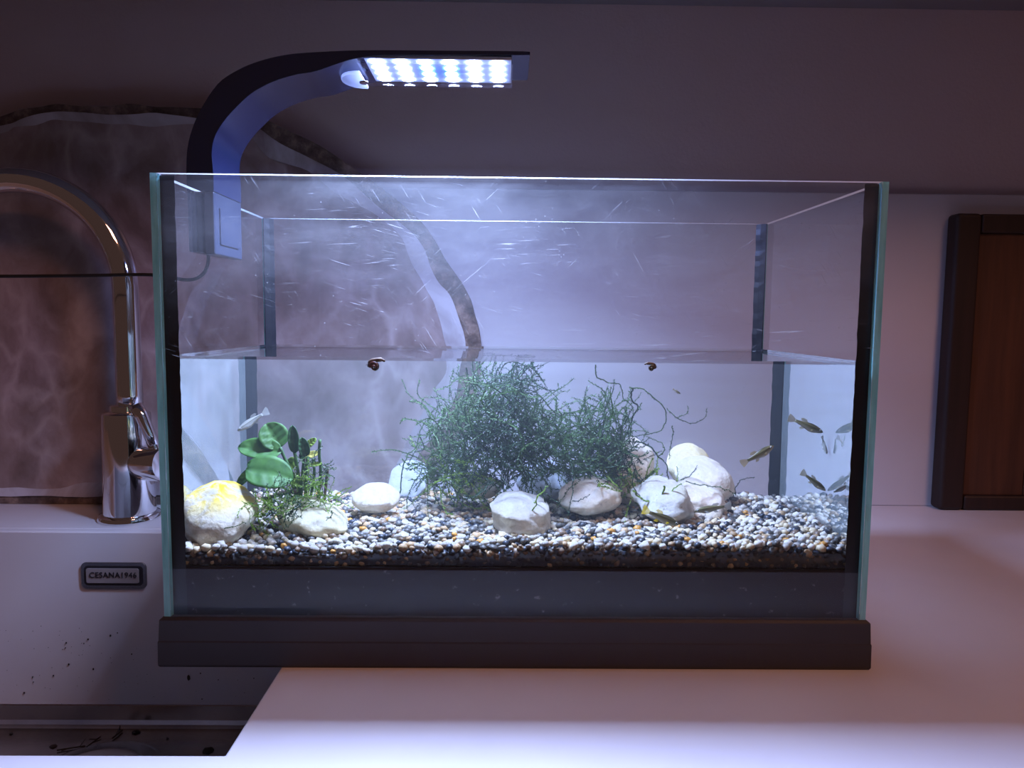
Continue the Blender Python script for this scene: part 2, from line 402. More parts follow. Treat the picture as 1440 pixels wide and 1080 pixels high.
pts += [(c.x-R_, FY, c.z-.02), (c.x-R_, FY, c.z-.05)]
tube('neck', pts, .0133, M['chrome'], fc, 32)
lathe('spout_head', [(.0133, .02), (.0155, .018), (.0155, -.05), (.013, -.052), (.011, -.049)], M['chrome'], fc, 32, (c.x-R_, FY, c.z-.06))
hd = Vector((.93, -.36, .05)).normalized()
hp = Vector((fx, FY, .062))
hb = lathe('handle_housing', [(.0150, .012), (.0185, .020), (.0190, .026), (.0190, .05), (.0175, .053), (.0, .0535)], M['chrome'], fc, 36, hp, hd)
tube('handle_lever', [hp+hd*.042+Vector((0, 0, .010)), hp+hd*.040+Vector((-.004, -.004, .032)), hp+hd*.034+Vector((-.006, -.006, .052)), hp+hd*.027+Vector((-.006, -.008, .064))], [.006, .0062, .0068, .0072], M['chrome'], fc, 16)

# ------------------------------------------------------------------ agate slab leaning on the backsplash
def agate_face():
    t = NT('mauve_onyx'); v = t.coords('Object', (1, 1, .7), (0, .5, 0))
    nd = t.n('ShaderNodeTexNoise', Scale=11.0, Detail=5.0); t.l(v, nd.inputs['Vector'])
    mv = t.n('ShaderNodeVectorMath', operation='MULTIPLY_ADD'); t.l(nd.outputs['Color'], mv.inputs[0]); mv.inputs[1].default_value = (.10, .10, .10); t.l(v, mv.inputs[2])
    n1 = t.noise(mv.outputs[0], 16, 6, .6)
    base = t.ramp(n1, [(.30, (.20, .145, .135)), (.5, (.31, .25, .25)), (.70, (.46, .40, .42))])
    cell = t.n('ShaderNodeTexVoronoi', feature='F1', Scale=21.0); t.l(mv.outputs[0], cell.inputs['Vector'])
    edge = t.n('ShaderNodeTexVoronoi', feature='DISTANCE_TO_EDGE', Scale=21.0); t.l(mv.outputs[0], edge.inputs['Vector'])
    shade = t.ramp(cell.outputs['Distance'], [(.1, (.78, .76, .76)), (.7, (1.12, 1.10, 1.12))])
    mu = t.n('ShaderNodeMix', data_type='RGBA', blend_type='MULTIPLY'); mu.inputs[0].default_value = 1; t.l(base, mu.inputs[6]); t.l(shade, mu.inputs[7])
    vein = t.ramp(edge.outputs['Distance'], [(0, (1, 1, 1)), (.14, (0, 0, 0))])
    vm = t.math('MULTIPLY', vein, t.ramp(t.noise(v, 7, 3), [(.45, (0, 0, 0)), (.65, (.5, .5, .5))]))
    t.pbr(t.mixc(vm, mu.outputs[2], (.58, .53, .55)), .28, Specular_IOR_Level=.4); return t.m
def agate_band():
    t = NT('pale_quartz_band'); n = t.noise(t.coords('Object', (1, 1, 1)), 8, 5, .6, 1)
    t.pbr(t.ramp(n, [(.35, (.25, .20, .21)), (.62, (.58, .58, .66))]), .3); return t.m
def agate_crust():
    t = NT('dark_agate_crust'); v = t.coords('Object'); n = t.noise(v, 45, 6, .65)
    t.pbr(t.ramp(n, [(.3, (.035, .026, .026)), (.5, (.13, .095, .085)), (.7, (.36, .27, .23))]), .75, bump=t.noise(v, 90), bstr=.6, bdist=.003); return t.m
AY0, AY1 = .399, .4185
outer_px = [(0, 163), (14, 159), (28, 154), (47, 149), (70, 147), (92, 146), (139, 149), (180, 147), (222, 149), (278, 151), (320, 155), (358, 162), (401, 181), (450, 205), (495, 235), (547, 272), (588, 307), (608, 334), (635, 379), (652, 404), (669, 446), (676, 482), (675, 520), (664, 560), (645, 603), (612, 650), (585, 682), (565, 709), (420, 710), (230, 711), (120, 711), (60, 711), (0, 710), (-100, 709), (-190, 690), (-260, 640), (-320, 560), (-340, 470), (-310, 380), (-250, 300), (-160, 225), (-70, 182)]
def inset(px, d):
    n = len(px); out = []
    rr = random.Random(int(d*10))
    for i in range(n):
        a_, b_, c_ = Vector(px[i-1]), Vector(px[i]), Vector(px[(i+1) % n])
        t = ((b_-a_).normalized()+(c_-b_).normalized()).normalized(); nn = Vector((-t.y, t.x))
        u, v = px[i]; k = d
        if v > 700: k = d*.85                      # flat foot
        elif 380 < u and v < 360: k = d*1.25
        elif u > 600: k = d*1.5
        elif v < 200: k = d*.75
        k *= rr.uniform(.82, 1.18)
        out.append(tuple(b_+nn*k))
    return out
def dense(px, n=4, amp=0, seed=1):
    P = [Vector((*p, 0)) for p in px]; out = []
    N = len(P)
    for i in range(N):
        a_, b_, c_, d_ = P[i-1], P[i], P[(i+1) % N], P[(i+2) % N]
        for k in range(n):
            t = k/n; q = .5*((2*b_)+(c_-a_)*t+(2*a_-5*b_+4*c_-d_)*t*t+(3*b_-a_-3*c_+d_)*t**3)
            o_ = noise.noise(Vector((q.x*.03, q.y*.03, seed)))*amp
            out.append((q.x+o_, min(q.y+o_*.6, 711)))
    return out
ag = empty('agate_slab', (ony(150, 705, AY0).x, AY0, 0)); tag(ag, 'huge mauve agate slice with pale banded rim standing against backsplash', 'stone slab')
o_px = dense(outer_px, 5, 4, 1); i1 = dense(inset(outer_px, 17), 5, 3, 2); i2 = dense(inset(outer_px, 34), 5, 5, 3)
def to3(px, y):
    out = []
    for u, v in px:
        p = ony(u, v, AY0); out.append(Vector((p.x, y, max(p.z, .0004))))
    return out
def ringmesh(name, A, B, y0, y1, matl):
    a0, b0, a1, b1 = to3(A, y0), to3(B, y0), to3(A, y1), to3(B, y1); n = len(A)
    vs = a0+b0+a1+b1; fs = []
    for i in range(n):
        j = (i+1) % n
        fs += [(i, j, n+j, n+i), (2*n+i, 3*n+i, 3*n+j, 2*n+j), (i, 2*n+i, 2*n+j, j), (n+i, n+j, 3*n+j, 3*n+i)]
    mesh(name, vs, fs, matl, ag)
ringmesh('crust', o_px, i1, AY0+.0016, AY1, agate_crust())
ringmesh('quartz_band', i1, i2, AY0, AY1, agate_band())
f0, f1 = to3(i2, AY0), to3(i2, AY1); n = len(i2)
bm = bmesh.new(); va = [bm.verts.new(v) for v in f0]; vb = [bm.verts.new(v) for v in f1]
bm.faces.new(va); bm.faces.new(vb[::-1])
for i in range(n): bm.faces.new((va[i], vb[i], vb[(i+1) % n], va[(i+1) % n]))
bmesh.ops.triangulate(bm, faces=[f for f in bm.faces if len(f.verts) > 4]); bmesh.ops.recalc_face_normals(bm, faces=bm.faces)
me = bpy.data.meshes.new('stone_face'); bm.to_mesh(me); bm.free(); link('stone_face', me, agate_face(), ag)

# ------------------------------------------------------------------ wooden board on the right
def wood(name, c1, c2, vertical=True):
    t = NT(name); v = t.coords('Object', (26, 26, 1.6) if vertical else (1.6, 26, 26)); n = t.noise(v, 3, 6, .6, .4)
    t.pbr(t.ramp(n, [(.3, c1), (.7, c2)]), .55, bump=n, bstr=.1); return t.m
BY0, BY1 = .398, .4195
tl = ony(1341, 299, BY0); bl = ony(1327, 710, BY0)
bx0 = (tl.x+bl.x)/2; bx1 = bx0+.28; bz1 = tl.z
cb = empty('wooden_board', ((bx0+bx1)/2, BY0, 0)); tag(cb, 'dark framed wooden board standing upright against the backsplash', 'board')
fd = wood('dark_frame_wood', (.012, .006, .006), (.026, .011, .010)); pd = wood('red_brown_wood', (.042, .016, .009), (.09, .034, .017))
fw = .030
def stile(xa, xb):
    return box('frame_stile', xa, xb, BY0, BY1, .0005, bz1, fd, cb, .005, seg=4)
stile(bx0, bx0+fw); stile(bx1-fw, bx1)
box('frame_rail', bx0+fw, bx1-fw, BY0+.0012, BY1, bz1-fw*.75, bz1-.0005, fd, cb, .003, seg=3)
box('frame_rail', bx0+fw, bx1-fw, BY0+.0012, BY1, .0005, fw*.6, fd, cb, .003, seg=3)
pwid = (bx1-bx0-2*fw)/3
for k in range(3):
    box('plank', bx0+fw+k*pwid+.0004, bx0+fw+(k+1)*pwid-.0004, BY0+.006, BY1-.002, fw*.6, bz1-fw*.75, pd, cb, .0008)

# ------------------------------------------------------------------ aquarium tank
ZT, ZBT, ZW, D = .3094, .0306, .1964, .2072
tk = empty('aquarium_tank', (0, D/2, 0)); tag(tk, 'open rectangular glass aquarium on a charcoal plinth', 'aquarium')
X = .225
# faces of a box: 0 x0, 1 x1, 2 y0, 3 y1, 4 z0, 5 z1
G = [M['glass'], M['edge'], M['edge_top']]; GC = [M['glass_clean'], M['edge'], M['edge_top']]
zb = .0292
o = box('front_pane', -X+.0042, X-.0042, 0, .004, zb, ZT, G, tk, midx=[1, 1, 0, 0, 1, 2])
o = box('back_pane', -X+.0042, X-.0042, D-.004, D, zb, ZT, GC, tk, midx=[1, 1, 0, 0, 1, 2])
for s in (-1, 1):
    a_, b_ = sorted((s*X, s*(X-.004)))
    box('side_pane', a_, b_, 0, D, zb, ZT, GC, tk, midx=[0, 0, 1, 1, 1, 2])
box('bottom_pane', -X+.0045, X-.0045, .0045, D-.0045, zb, zb+.002, M['silicone'], tk)
def seam(sx, back):
    xi = sx*(X-.0041); w_ = .0088 if not back else .0078; dd = .006
    yi = .00415 if not back else D-.00415; sy = 1 if not back else -1
    rs = random.Random(int(sx*3+back*7)); vs, fs = [], []; N = 60
    for k in range(N+1):
        z = zb+.002+(ZT-.0006-zb-.002)*k/N; j = rs.uniform(-.0003, .0003)
        vs += [(xi, yi, z), (xi-sx*(w_+j), yi, z), (xi-sx*(w_*.62+j), yi+sy*dd*.5, z), (xi-sx*.0008, yi+sy*dd, z), (xi, yi+sy*dd, z)]
    for k in range(N):
        for m in range(5): fs.append((k*5+m, k*5+(m+1) % 5, k*5+5+(m+1) % 5, k*5+5+m))
    fs += [(0, 1, 2, 3, 4), tuple(N*5+m for m in range(5))]
    mesh('silicone_seam', vs, fs, M['silicone'], tk)
for sx in (-1, 1):
    for back in (0, 1): seam(sx, back)
for sx in (-1, 1):                       # thin pale blue film on the inner side walls below the water line
    x = sx*(X-.00466); mesh('pale_film', [(x, .012, .066), (x, D-.012, .066), (x, D-.012, ZW-.001), (x, .012, ZW-.001)], [(0, 1, 2, 3)], M['film'], tk)['kind'] = 'stuff'
def plinth():
    pr = [(.0028, 0), (.0036, .0014), (.0034, .0165), (.0030, .0175), (.0024, .0308), (.0006, .0322), (-.0035, .0322), (-.0035, .0285), (-.03, .0285), (-.03, 0)]
    vs, fs = [], []
    for d, z in pr: vs += [(-X-d, -d, z), (X+d, -d, z), (X+d, D+d, z), (-X-d, D+d, z)]
    # keep the glass clear: lip sits outside the panes
    n_ = len(pr)
    for i in range(n_):
        for k in range(4):
            j = (i+1) % n_; fs.append((i*4+k, i*4+(k+1) % 4, j*4+(k+1) % 4, j*4+k))
    return mesh('plinth', vs, fs, M['plinth'], tk, bevel=.0003, seg=1)
pl = plinth(); pl['label'] = 'charcoal plastic plinth'

# ------------------------------------------------------------------ water
def water():
    x0, x1, y0, y1 = -X+.0046, X-.0046, .0046, D-.0046
    offs = [0, .0004, .0009, .0015, .0023, .0033, .0046, .0065, .009]
    def axis(a_, b_, m): return [a_+o for o in offs]+[a_+.009+(b_-a_-.018)*k/m for k in range(1, m)]+[b_-o for o in reversed(offs)]
    xs, ys = axis(x0, x1, 40), axis(y0, y1, 20); nx, ny = len(xs), len(ys)
    bm = bmesh.new(); top = {}
    for i, x in enumerate(xs):
        for j, y in enumerate(ys):
            d = min(x-x0, x1-x, y-y0, y1-y); z = ZW+.0021*math.exp(-d/.0016)
            top[i, j] = bm.verts.new((x, y, z))
    for i in range(nx-1):
        for j in range(ny-1):
            f = bm.faces.new((top[i, j], top[i+1, j], top[i+1, j+1], top[i, j+1])); f.material_index = 0; f.smooth = True
    zb_ = .0642
    per = [(i, 0) for i in range(nx-1)]+[(nx-1, j) for j in range(ny-1)]+[(i, ny-1) for i in range(nx-1, 0, -1)]+[(0, j) for j in range(ny-1, 0, -1)]
    low = [bm.verts.new((top[p].co.x, top[p].co.y, zb_)) for p in per]; hi = [bm.verts.new(top[p].co) for p in per]
    for k in range(len(per)):
        m = (k+1) % len(per); f = bm.faces.new((low[k], low[m], hi[m], hi[k])); f.material_index = 1
    f = bm.faces.new(low[::-1]); f.material_index = 1
    me = bpy.data.meshes.new('aquarium_water'); bm.to_mesh(me); bm.free()
    o = link('aquarium_water', me, [M['water_top'], M['water_side']]); tag(o, 'clear water filling two thirds of the aquarium', 'water'); return o
water()

def haze():
    t = NT('water_haze'); v = t.n('ShaderNodeVolumeScatter', Density=HAZE, Anisotropy=.2); v.inputs['Color'].default_value = (.84, .93, 1, 1)
    t.l(v.outputs[0], t.out.inputs['Volume'])
    o = box('water_haze', -X+.0049, X-.0049, .0049, D-.0049, .0645, ZW-.0004, t.m)
    tag(o, 'faint bluish cloudiness suspended in the aquarium water', 'haze', kind='stuff')
HAZE = .52
haze()

# ------------------------------------------------------------------ substrate
def soil_mat():
    t = NT('dark_planting_soil'); v = t.coords('Position'); n = t.noise(v, 190, 3, .6)
    sp = t.ramp(n, [(.60, (.008, .007, .011)), (.66, (.03, .027, .034)), (.72, (.17, .15, .16))])
    pm = t.ramp(t.noise(v, 20, 3), [(.3, (0, 0, 0)), (.65, (1, 1, 1))])
    t.pbr(t.mixc(pm, (.008, .007, .011), sp), .85); return t.m
def soil():
    N = 150; vs, fs = [], []
    for k in range(N+1):
        x = -X+.0052+(2*X-.0104)*k/N; zt = .0632+.0004*noise.noise(Vector((x*60, 0, 0)))
        vs += [(x, .0048, .0315), (x, .0048, zt), (x, D-.005, zt), (x, D-.005, .0315)]
    for k in range(N):
        for m in range(4): fs.append((k*4+m, k*4+4+m, k*4+4+(m+1) % 4, k*4+(m+1) % 4))
    fs += [(0, 1, 2, 3), tuple(N*4+m for m in (3, 2, 1, 0))]
    tag(mesh('aquarium_soil', vs, fs, soil_mat()), 'dark planting soil packed beneath the gravel in the aquarium', 'soil', kind='stuff')
soil()

def stone_mat(name, base, dirt, algae=None, amt=.5, spots=.3):
    t = NT(name); v = t.coords('Object'); n = t.noise(v, 60, 5, .65, .6)
    c_ = t.ramp(n, [(.35, dirt), (.6, base)])
    sp = t.ramp(t.noise(v, 420, 2), [(.66, (0, 0, 0)), (.72, (1, 1, 1))])
    c_ = t.mixc(t.math('MULTIPLY', sp, spots), c_, (.2, .19, .17))
    if algae:
        sep = t.n('ShaderNodeSeparateXYZ'); t.l(v, sep.inputs[0])
        up_ = t.n('ShaderNodeMapRange'); t.l(sep.outputs['Z'], up_.inputs[0]); up_.inputs[1].default_value = -.004; up_.inputs[2].default_value = .014
        al = t.math('MULTIPLY', t.ramp(t.noise(v, 70, 4, .6, .8), [(.50-amt*.13, (0, 0, 0)), (.66-amt*.13, (1, 1, 1))]), t.math('MULTIPLY', up_.outputs[0], amt))
        c_ = t.mixc(al, c_, algae)
    t.pbr(c_, .55, bump=t.noise(v, 260, 4), bstr=.5, bdist=.0015); return t.m
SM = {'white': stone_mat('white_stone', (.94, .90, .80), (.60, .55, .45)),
      'yellow': stone_mat('algae_stained_stone', (.90, .86, .76), (.42, .35, .25), (.66, .46, .01), 1.0),
      'cream': stone_mat('cream_stone', (.82, .77, .58), (.62, .55, .34), (.62, .52, .12), .6),
      'spotted': stone_mat('speckled_stone', (.74, .73, .69), (.45, .44, .41), (.40, .42, .12), .45, .8),
      'blue': stone_mat('shaded_white_stone', (.62, .67, .76), (.48, .52, .60))}  # white stone repeated with a cool shade put into its colour
STONES = []
def stone(label, u, v, y, wpx, hpx, dep, rot, matl, seed, rough=.14, flat=0):
    c_ = uw(u, v, y); hw = (uw(u+wpx/2, v, y)-uw(u-wpx/2, v, y)).x/2; hh = (uw(u, v-hpx/2, y)-uw(u, v+hpx/2, y)).z/2
    bm = bmesh.new(); bmesh.ops.create_icosphere(bm, subdivisions=4, radius=1)
    for q in bm.verts:
        d = q.co.normalized(); s = Vector((seed*3.1, seed*1.7, 0))
        r = 1+rough*noise.noise(d*1.3+s)*1.5+rough*.42*noise.noise(d*3.2+s)+rough*.16*noise.noise(d*8+s)+rough*.07*noise.noise(d*19+s)
        k = max(abs(d.x), abs(d.y), abs(d.z)); r *= (1-flat)+flat*.8/k
        q.co = d*r
    ex = [max(abs(q.co.x) for q in bm.verts), max(abs(q.co.z) for q in bm.verts)]
    R0 = Matrix.Rotation(math.radians(rot), 3, 'Y')
    for q in bm.verts: q.co = R0 @ Vector((q.co.x*hw/ex[0], q.co.y*dep, q.co.z*hh/ex[1]))
    for q in bm.verts: q.co.y = max(q.co.y+.65*q.co.z, .0072-y)          # the face towards the front glass slopes back
    me = bpy.data.meshes.new('river_stone'); bm.to_mesh(me); bm.free()
    o = link('river_stone', me, SM[matl], smooth=True); o.location = c_
    tag(o, label, 'stone'); STONES.append((c_, hw, dep, hh)); return o
stone('big round white stone stained yellow with algae in the aquarium corner', 306, 724, .038, 110, 88, .022, 0, 'yellow', 1, .12)
stone('pale yellow elongated stone lying beside the leafy plant', 440, 729, .052, 104, 50, .020, 14, 'cream', 2, .12)
stone('small smooth white oval stone with bare gravel around it', 529, 700, .100, 67, 40, .014, 0, 'white', 3, .08)
stone('white stone half buried in front gravel with a moss sprig on it', 732, 724, .055, 92, 62, .022, 14, 'white', 4, .16)
stone('cream rounded stone lying under the dark green moss mass', 830, 697, .105, 90, 50, .022, -6, 'white', 5, .12)
stone('upright white stone leaning behind the moss', 886, 662, .150, 66, 88, .020, 20, 'white', 6, .10)
stone('topmost pale stone at the back of the white stone pile', 970, 655, .178, 66, 60, .016, 5, 'cream', 7, .08)
stone('large smooth white stone on the right of the stone pile', 990, 674, .158, 88, 62, .018, 14, 'white', 8, .08)
stone('speckled grey-white stone at the front of the stone pile', 933, 704, .092, 92, 62, .020, 10, 'spotted', 9, .17)
stone('pointed white stone wedged between speckled and large smooth stones', 986, 702, .118, 76, 46, .016, 24, 'white', 10, .16, .3)
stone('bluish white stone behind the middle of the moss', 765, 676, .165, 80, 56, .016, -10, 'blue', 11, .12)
stone('white stone mostly hidden under the left part of moss', 672, 684, .135, 70, 34, .014, 0, 'white', 12, .12)
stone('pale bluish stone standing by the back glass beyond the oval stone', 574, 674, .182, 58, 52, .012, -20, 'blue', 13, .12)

GRAVEL = [('white', (.93, .88, .77), .25), ('pale grey', (.52, .48, .43), .17), ('dark grey', (.11, .105, .10), .19), ('cream', (.82, .69, .46), .13), ('tan', (.50, .34, .19), .07), ('brown', (.22, .15, .10), .09), ('blue-black', (.03, .037, .055), .10), ('orange', (.62, .30, .06), .03)]
GM = []
for n_, c_, p_ in GRAVEL:
    t = NT(n_.replace(' ', '_')+'_pebble'); v = t.coords('Object'); nz = t.noise(v, 320, 4, .6)
    t.pbr(t.ramp(nz, [(.3, tuple(k*.62 for k in c_)), (.62, c_)]), .38, Specular_IOR_Level=.5); GM.append(t.m)
cum = []; s_ = 0
for g in GRAVEL: s_ += g[2]; cum.append(s_)
gr = random.Random(11)
def pick():
    x = gr.random()*s_
    for i, c_ in enumerate(cum):
        if x <= c_: return i
    return 0
def gh(x, y):
    h = .0793+.0022*noise.noise(Vector((x*22, y*22, 3)))+.0010*noise.noise(Vector((x*60, y*60, 8)))
    if y < .05 and x < -.06: h -= .0042*min(1, (-.06-x)/.05)*(1-y/.05)
    if -.06 < x < .0 and y < .03: h -= .002*(1-y/.03)
    return h
bm0 = bmesh.new(); bmesh.ops.create_icosphere(bm0, subdivisions=1, radius=1)
IV = [v.co.copy() for v in bm0.verts]; IF = [tuple(v.index for v in f.verts) for f in bm0.faces]; bm0.free()
bm0 = bmesh.new(); bmesh.ops.create_icosphere(bm0, subdivisions=2, radius=1)
IV2 = [v.co.copy() for v in bm0.verts]; IF2 = [tuple(v.index for v in f.verts) for f in bm0.faces]; bm0.free()
def pv(seed, base):
    r = random.Random(seed); s = Vector((seed*1.37, seed*.71, 0)); ax = (r.uniform(.8, 1.15), r.uniform(.75, 1.0), r.uniform(.55, .85))
    out = []
    for d in base:
        k = 1+.33*noise.noise(d*1.4+s)+.10*noise.noise(d*3.5+s); out.append(Vector((d.x*ax[0]*k, d.y*ax[1]*k, d.z*ax[2]*k)))
    return out
SHAPES = [pv(i, IV) for i in range(14)]
def rotm(r): return Matrix.Rotation(r.uniform(0, 6.28), 3, 'Z') @ Matrix.Rotation(r.uniform(-.7, .7), 3, 'X') @ Matrix.Rotation(r.uniform(-.5, .5), 3, 'Y')
def in_stone(p):
    for c_, a_, d_, h_ in STONES:
        if ((p.x-c_.x)/(a_*.86))**2+((p.y-c_.y)/(d_*.86))**2+((p.z-c_.z)/(h_*.9))**2 < 1: return True
    return False
peb = []   # (layer, pos, r)
sp = .0058; xa, xb, ya, yb = -X+.0075, X-.0075, .0078, D-.0078
for lay in range(2):
    ny = int((yb-ya)/(sp*.87))
    for j in range(ny+1):
        y = ya+j*(yb-ya)/ny; nx = int((xb-xa)/sp)
        for i in range(nx+1):
            x = xa+(i+(.5 if (j+lay) % 2 else 0))*(xb-xa)/(nx+.5)
            p = Vector((x+gr.uniform(-.0007, .0007), y+gr.uniform(-.0006, .0006), 0)); r = gr.choice((.0022, .0026, .0029, .0032, .0036, .0041))
            p.y = max(p.y, YF+.0004+r*1.05)
            p.z = gh(p.x, p.y)-.0014+gr.uniform(-.0011, .0013)-lay*.0042
            if lay == 0 and not in_stone(p): peb.append((0, p, r))
            elif lay == 1 and (y < .016 or gr.random() < .5): peb.append((1, p, r))
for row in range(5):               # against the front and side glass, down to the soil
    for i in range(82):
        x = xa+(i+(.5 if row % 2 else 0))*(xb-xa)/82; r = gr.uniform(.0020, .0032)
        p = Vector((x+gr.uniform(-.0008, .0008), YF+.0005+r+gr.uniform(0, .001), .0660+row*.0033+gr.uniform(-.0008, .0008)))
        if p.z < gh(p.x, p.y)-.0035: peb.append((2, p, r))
top = sorted([q for q in peb if q[0] == 0 and abs(q[1].x) < .212], key=lambda q: q[1].y-q[2]*.8)
single = []; cells = {}
for q in top:
    if len(single) >= 300: break
    ok = all((q[1]-s[1]).length > (q[2]+s[2])*.82 for s in single)
    if ok: single.append(q)
sid = set(id(q) for q in single)
pm = {}
for q in single:
    m = pick(); sh = gr.randrange(6); key = (m, sh)
    if key not in pm:
        me = bpy.data.meshes.new('gravel_pebble'); me.from_pydata([tuple(v) for v in SHAPES[sh]], [], IF)
        for p in me.polygons: p.use_smooth = True
        me.materials.append(GM[m]); pm[key] = me
    o = bpy.data.objects.new('gravel_pebble', pm[key]); COL.objects.link(o); o.location = q[1]; o.scale = (q[2],)*3; o.rotation_euler = rotm(gr).to_euler()
    n_ = GRAVEL[m][0]; tag(o, 'small '+n_+' gravel pebble near the aquarium front glass', 'pebble', n_+' gravel pebbles near the front glass')
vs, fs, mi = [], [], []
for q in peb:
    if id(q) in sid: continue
    R0 = rotm(gr)*q[2]; b0 = len(vs); m = pick() if q[0] == 0 else gr.choice((2, 5, 6, 6, 6, 5, 2, 4)); sh = gr.choice(SHAPES)  # lower and glass-side pebbles get dark colours, painting in the shade down there
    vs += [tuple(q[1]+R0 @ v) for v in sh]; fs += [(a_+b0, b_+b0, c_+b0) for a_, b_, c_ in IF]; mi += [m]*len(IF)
# bed under the pebbles, its dark colour standing for the shade there
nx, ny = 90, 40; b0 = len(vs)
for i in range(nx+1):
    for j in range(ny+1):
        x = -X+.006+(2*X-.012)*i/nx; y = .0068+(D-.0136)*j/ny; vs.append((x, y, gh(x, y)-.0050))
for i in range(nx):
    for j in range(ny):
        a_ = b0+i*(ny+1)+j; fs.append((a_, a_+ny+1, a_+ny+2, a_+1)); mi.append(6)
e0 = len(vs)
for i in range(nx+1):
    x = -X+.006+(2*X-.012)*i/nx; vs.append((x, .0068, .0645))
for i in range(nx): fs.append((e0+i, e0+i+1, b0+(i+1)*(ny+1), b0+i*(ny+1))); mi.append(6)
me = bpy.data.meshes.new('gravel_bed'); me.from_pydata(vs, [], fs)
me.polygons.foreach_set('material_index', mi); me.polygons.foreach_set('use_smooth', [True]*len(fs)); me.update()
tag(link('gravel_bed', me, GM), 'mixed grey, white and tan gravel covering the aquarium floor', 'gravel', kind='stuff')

# ------------------------------------------------------------------ LED lamp clipped on the left pane
LY0, LY1 = .068, .122
lp = empty('aquarium_lamp', (-.226, (LY0+LY1)/2, .262)); tag(lp, 'navy clip-on LED lamp arching over the aquarium rim', 'lamp')
outc = [ony(u, v, LY0) for u, v in [(262, 245), (262, 232), (263, 212), (268, 188), (281, 156), (306, 118), (335, 98), (364, 86), (396, 78), (430, 74), (510, 70.5), (620, 71), (735, 72), (743, 74.5)]]
inc = [ony(u, v, LY0) for u, v in [(300, 245), (299, 232), (298, 212), (303, 190), (320, 164), (349, 135), (371, 121), (392, 112), (418, 104.5), (445, 100), (512, 80), (620, 77.5), (735, 77.5), (743, 76)]]
zt = ZT+.0006
outc = [Vector((outc[0].x, 0, zt))]+outc[0:]; inc = [Vector((inc[0].x, 0, zt))]+inc[0:]
def dens(P, n=4): return bez([Vector((p.x, 0, p.z)) for p in P], n)
A, B = dens(outc), dens(inc)
def arm(y0, y1, name, shrink=0):
    n = len(A); vs, fs = [], []
    for a_, b_ in zip(A, B):
        mid = (a_+b_)/2; a2 = a_+(mid-a_)*shrink; b2 = b_+(mid-b_)*shrink
        vs += [(a2.x, y0, a2.z), (b2.x, y0, b2.z), (b2.x, y1, b2.z), (a2.x, y1, a2.z)]
    for i in range(n-1):
        for k in range(4): fs.append((i*4+k, i*4+(k+1) % 4, i*4+4+(k+1) % 4, i*4+4+k))
    fs += [(0, 1, 2, 3), tuple((n-1)*4+k for k in range(4))]
    return mesh(name, vs, fs, M['lampbody'], lp, bevel=.0016, seg=3)
arm(LY0, LY1, 'arm')
xo = outc[0].x; xi_ = inc[0].x
box('outer_jaw', xo, -X-.0004, LY0, LY1, .268, zt, M['lampbody'], lp, .0012)
ij = box('inner_jaw', -X+.0046, xi_, LY0, LY1, .2665, zt, M['jaw'], lp, .0012)
box('jaw_panel', xi_-.0001, xi_+.0010, LY0+.009, LY1-.009, .274, .300, M['jaw'], ij, .0006)
# clear cover and LEDs below the head
hx0, hx1 = ony(508, 95, .08).x, ony(721, 100, .08).x
hz = .4005
zu = min(p.z for p in B[-12:])
LDZ = zu-.0012
pc = box('led_board', hx0+.002, hx1-.001, LY0+.002, LY1-.002, LDZ, zu+.001, M['pcb'], lp)
cv = empty('x'); bpy.data.objects.remove(cv)
def cover():
    y0, y1, zl, zh = LY0+.0005, LY1-.0005, zu-.0048, zu
    xl = hx0-.001; th = .0009; P = []
    vs, fs = [], []
    def addb(*b):
        b0 = len(vs); vs.extend(boxv(*b)); fs.extend([tuple(i+b0 for i in f) for f in BOXF])
    addb(xl, hx1, y0, y1, zl, zl+th); addb(xl, hx1, y0, y0+th, zl+th, zh); addb(xl, hx1, y1-th, y1, zl+th, zh); addb(xl, xl+th, y0+th, y1-th, zl+th, zh); addb(hx1-th, hx1, y0+th, y1-th, zl+th, zh)
    o = mesh('clear_cover', vs, fs, M['acrylic'], lp); o['label'] = 'clear plastic LED cover'
    # rounded fixing tab with its screw
    xt = ony(478, 108, .09).x; yc = .096; rt = .017; n_ = 14; poly = [(xl, yc-rt), (xl, yc+rt)]
    for k in range(n_+1):
        q = math.pi/2+math.pi*k/n_; poly.append((xt+rt*.8+rt*.8*math.cos(q), yc+rt*math.sin(q)))
    m = len(poly); vs = [(x, y, zl-.0042) for x, y in poly]+[(x, y, zl-.0018) for x, y in poly]
    fs = [tuple(range(m)), tuple(range(2*m-1, m-1, -1))]+[(i, (i+1) % m, m+(i+1) % m, m+i) for i in range(m)]
    tb = mesh('fixing_tab', vs, fs, M['frosted'], lp, bevel=.0005)
    lathe('screw', [(.0, -.0012), (.003, -.0012), (.0034, -.0004), (.0034, .0)], M['chrome'], tb, 16, (xt+.016, yc, zl-.0043))
def frosted():
    t = NT('frosted_acrylic'); d = t.n('ShaderNodeBsdfTranslucent', Color=(.7, .72, .78, 1)); tr = t.n('ShaderNodeBsdfTransparent'); g = t.n('ShaderNodeBsdfDiffuse', Color=(.6, .62, .68, 1))
    a_ = t.n('ShaderNodeMixShader'); a_.inputs[0].default_value = .5; t.l(d.outputs[0], a_.inputs[1]); t.l(g.outputs[0], a_.inputs[2])
    m = t.n('ShaderNodeMixShader'); m.inputs[0].default_value = .6; t.l(tr.outputs[0], m.inputs[1]); t.l(a_.outputs[0], m.inputs[2]); t.l(m.outputs[0], t.out.inputs[0]); return t.m
M['frosted'] = frosted()
cover()
ledm = {}
